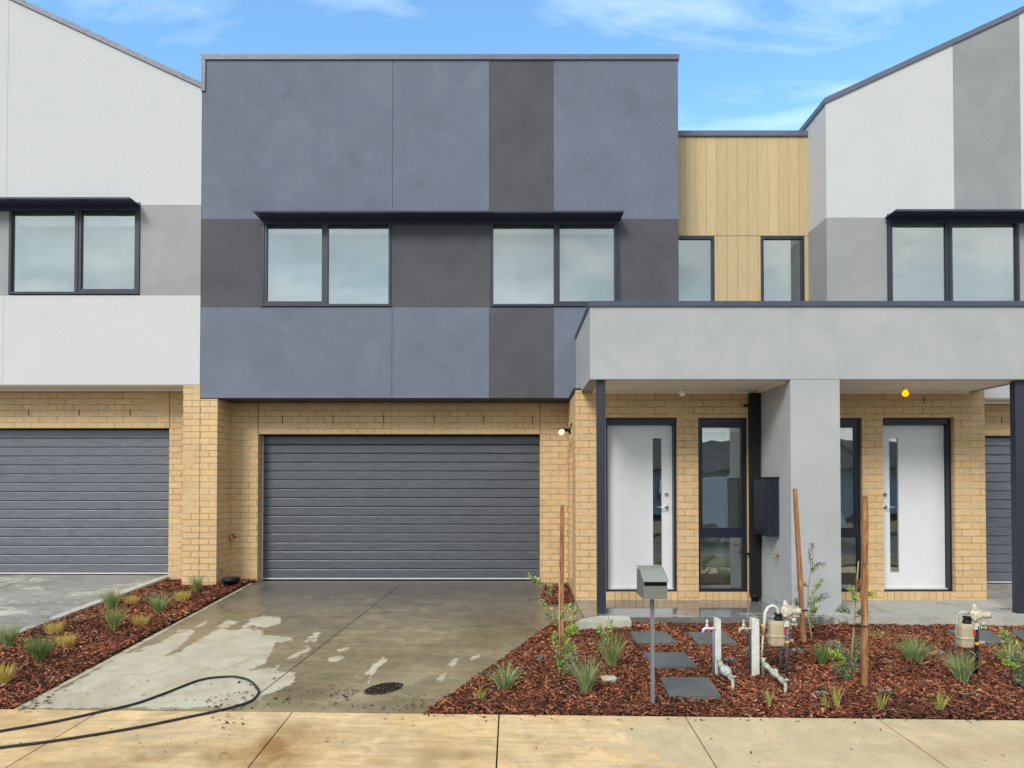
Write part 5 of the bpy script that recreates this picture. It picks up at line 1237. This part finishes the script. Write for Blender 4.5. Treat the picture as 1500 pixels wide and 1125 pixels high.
# ------------------------------------------------------------------ hose, debris
HP = [(-160,1101),(-60,1083),(0,1071),(80,1057),(149,1042),(197,1031),(240,1016),(293,996),(333,991),(352,992.5),(367,998),(378,1010),(377,1018),(365,1028),(328,1039),(267,1052),(187,1068),(80,1085),(0,1095),(-60,1103),(-130,1112),(-200,1120)]
def zg(x, y): return (z_drive(x, y) if y > YPATH else z_path(x, y))+0.010
def cr(p0, p1, p2, p3, t): return 0.5*((2*p1)+(-p0+p2)*t+(2*p0-5*p1+4*p2-p3)*t*t+(-p0+3*p1-3*p2+p3)*t**3)
hp2 = []
for i in range(1, len(HP)-2):
    for k in range(6):
        t = k/6; hp2.append((cr(HP[i-1][0], HP[i][0], HP[i+1][0], HP[i+2][0], t), cr(HP[i-1][1], HP[i][1], HP[i+1][1], HP[i+2][1], t)))
pts = [G(u, v, zg) for u, v in hp2]
mb = MB(); mb.tube(pts, 0.0085, 10); tag(build(mb, 'hose', M['hose'], off=pts[0]), 'thin black hose doubled back in a loop across the footpath and driveway', 'hose')

random.seed(99)
c = G(562, 1009, z_drive); mb = MB()
for _ in range(1500):
    a = ru(0, 6.28); r = rnd()**0.6; p = c+Vector((math.cos(a)*r*0.125, math.sin(a)*r*0.15, 0.0)); p.x += (p.y-c.y)*0.35
    p.z = z_drive(p.x, p.y)+0.003+0.012*(1-r*r)*rnd(); s = ru(0.0025, 0.006); g = random.choice(((0.03,0.024,0.018),(0.06,0.04,0.025),(0.015,0.012,0.01),(0.2,0.15,0.1) if rnd() < 0.2 else (0.03,0.02,0.015)))
    mb.obox(p, Vector((ru(-1,1), ru(-1,1), ru(-.4,.4)))*s, Vector((ru(-1,1), ru(-1,1), ru(-.4,.4)))*s*0.7, Vector((0,0,s*0.4)), col=g)
tag(build(mb, 'soil_clump', M['bark'], off=c, fix=False), 'flat dark clump of wet soil on the driveway near the footpath', 'soil clump')
def debris(name, blobs, label, zf):
    mb = MB()
    for (u, v, su, sv, n, s) in blobs:
        for _ in range(n):
            p = G(random.gauss(u, su), random.gauss(v, sv), zf); z0 = zf(p.x, p.y)+0.004; l = s*ru(0.5, 2.2); a = ru(0, 6.28)
            d = Vector((math.cos(a), math.sin(a), ru(-0.1, 0.3))); e = Vector((-d.y, d.x, ru(-0.3, 0.3)))*ru(0.2, 0.5)
            col = random.choice(((0.045,0.028,0.02),(0.08,0.035,0.02),(0.16,0.06,0.03),(0.03,0.022,0.018)))
            c = Vector((p.x, p.y, z0+l*0.2)); mb.add([c-d*l, c+e*l, c+d*l, c-e*l, c+Vector((0,0,l*0.25))], [(0,1,4),(1,2,4),(2,3,4),(3,0,4)], col=col)
    tag(build(mb, name, M['bark'], fix=False), label, 'leaf litter', None, 'stuff')
zp = lambda x, y: (z_drive(x, y) if y > YPATH else z_path(x, y))
debris('leaf_litter', [(330,1030,38,6,40,0.011),(360,1022,22,8,20,0.012),(500,1015,14,4,24,0.013),(470,1000,40,12,26,0.009),(430,1025,60,8,30,0.008),(335,1058,14,5,18,0.010),(270,1000,90,20,40,0.007),(150,1010,50,16,14,0.008),
   (560,1030,50,6,24,0.008),(620,1030,30,8,16,0.009),(250,1075,120,20,34,0.006),(600,990,140,22,14,0.004),(600,1035,60,4,26,0.008),(850,1080,300,20,12,0.008),(1250,1085,140,20,12,0.008),(45,1036,16,5,30,0.012)],
   'scattered dark leaf and bark crumbs on driveway and footpath', zp)
# chips spilled over the bed edges
debris('bark_crumbs', [(640,1038,22,4,40,0.010),(700,1048,40,1.6,26,0.009),(1100,1056,260,1.6,46,0.009),(60,1026,18,6,30,0.011),(120,990,60,20,0,0.01)], 'bark crumbs spilled along the edges of the mulch beds', zp)

# ------------------------------------------------------------------ across the street (seen only as reflections)
def far_house(x, w, label, wall, roofc, y=-22):
    r = empty('street_house', (x, y, -0.3), label, 'house', 'houses across the street')
    mb = MB(); mb.box(x-w/2, x+w/2, y-9, y, -0.3, 2.3); build(mb, 'wall', wall, r)
    mb = MB(); n = 12; o = 0.5
    prof = []
    for i in range(n+1):
        t = i/n; prof.append((y+o-t*5, 2.3+t*1.9+(0.05 if i % 2 else 0)))
    prof += [(y-9-o, 2.3)]
    mb.prism(prof, 'x', x-w/2-o, x+w/2+o); build(mb, 'roof', roofc, r)
    for dx in (-w*0.3, w*0.25):
        mb = MB(); mb.ring(x+dx-0.9, x+dx+0.9, 0.5, 1.8, 0.06, y+0.001, y+0.06); f = build(mb, 'window', M['metal'], r)
        mb = MB(); mb.box(x+dx-0.84, x+dx+0.84, y+0.01, y+0.02, 0.56, 1.74); build(mb, 'pane', M['glasslow'], f)
    mb = MB(); mb.box(x-0.45, x+0.45, y+0.001, y+0.05, -0.28, 1.8); build(mb, 'door', M['dark'], r)
tile = m_paint('dark_roof_tile', (0.06, 0.058, 0.062), 0.6, 0.4)
far_house(-2, 13, 'single storey brick house with a dark tiled roof behind the camera', M['brick'], tile)
far_house(27, 12, 'single storey white house with a dark tiled roof far right behind the camera', M['light'], tile)
far_house(13, 13, 'single storey grey house with a dark tiled roof behind the camera to the right', M['mid'], tile)
# van
vx, vy = 7.6, -4.6
VN = empty('parked_van', (vx, vy, -0.42), 'white panel van parked on the road behind the camera', 'van')
zb0 = -0.42
body = [(-2.6, 0.35), (2.55, 0.35), (2.6, 0.75), (2.45, 1.05), (1.75, 1.25), (1.15, 2.0), (0.9, 2.1), (-2.5, 2.1), (-2.6, 1.9)]
mb = MB(); mb.prism([(vx+a, zb0+b) for a, b in body], 'y', vy-0.95, vy+0.95); build(mb, 'body', m_paint('van_white', (0.7, 0.71, 0.72), 0.3, 0.5), VN, bevel=0.04)
for s in (-1, 1):
    mb = MB(); mb.prism([(vx+a, zb0+b) for a, b in ((0.55, 1.3), (1.6, 1.3), (1.12, 1.92), (0.55, 1.92))], 'y', vy+s*0.953, vy+s*0.962); build(mb, 'side_window', M['hood'], VN)
    for wx_ in (-1.6, 1.7):
        mb = MB(); mb.lathe((vx+wx_, vy+s*0.80, zb0+0.34), (0, s, 0), [(0, 0.34), (0.16, 0.34), (0.17, 0.30)], 24); wh = build(mb, 'wheel', M['black'], VN)
        mb = MB(); mb.lathe((vx+wx_, vy+s*0.965, zb0+0.34), (0, s, 0), [(0, 0.2), (0.01, 0.19)], 16); build(mb, 'rim', M['chrome'], wh)
mb = MB(); mb.obox((vx+1.47, vy, zb0+1.64), (0.005, 0, 0.003), (0, 0.8, 0), (0.27, 0, -0.33)); build(mb, 'windscreen', M['hood'], VN)
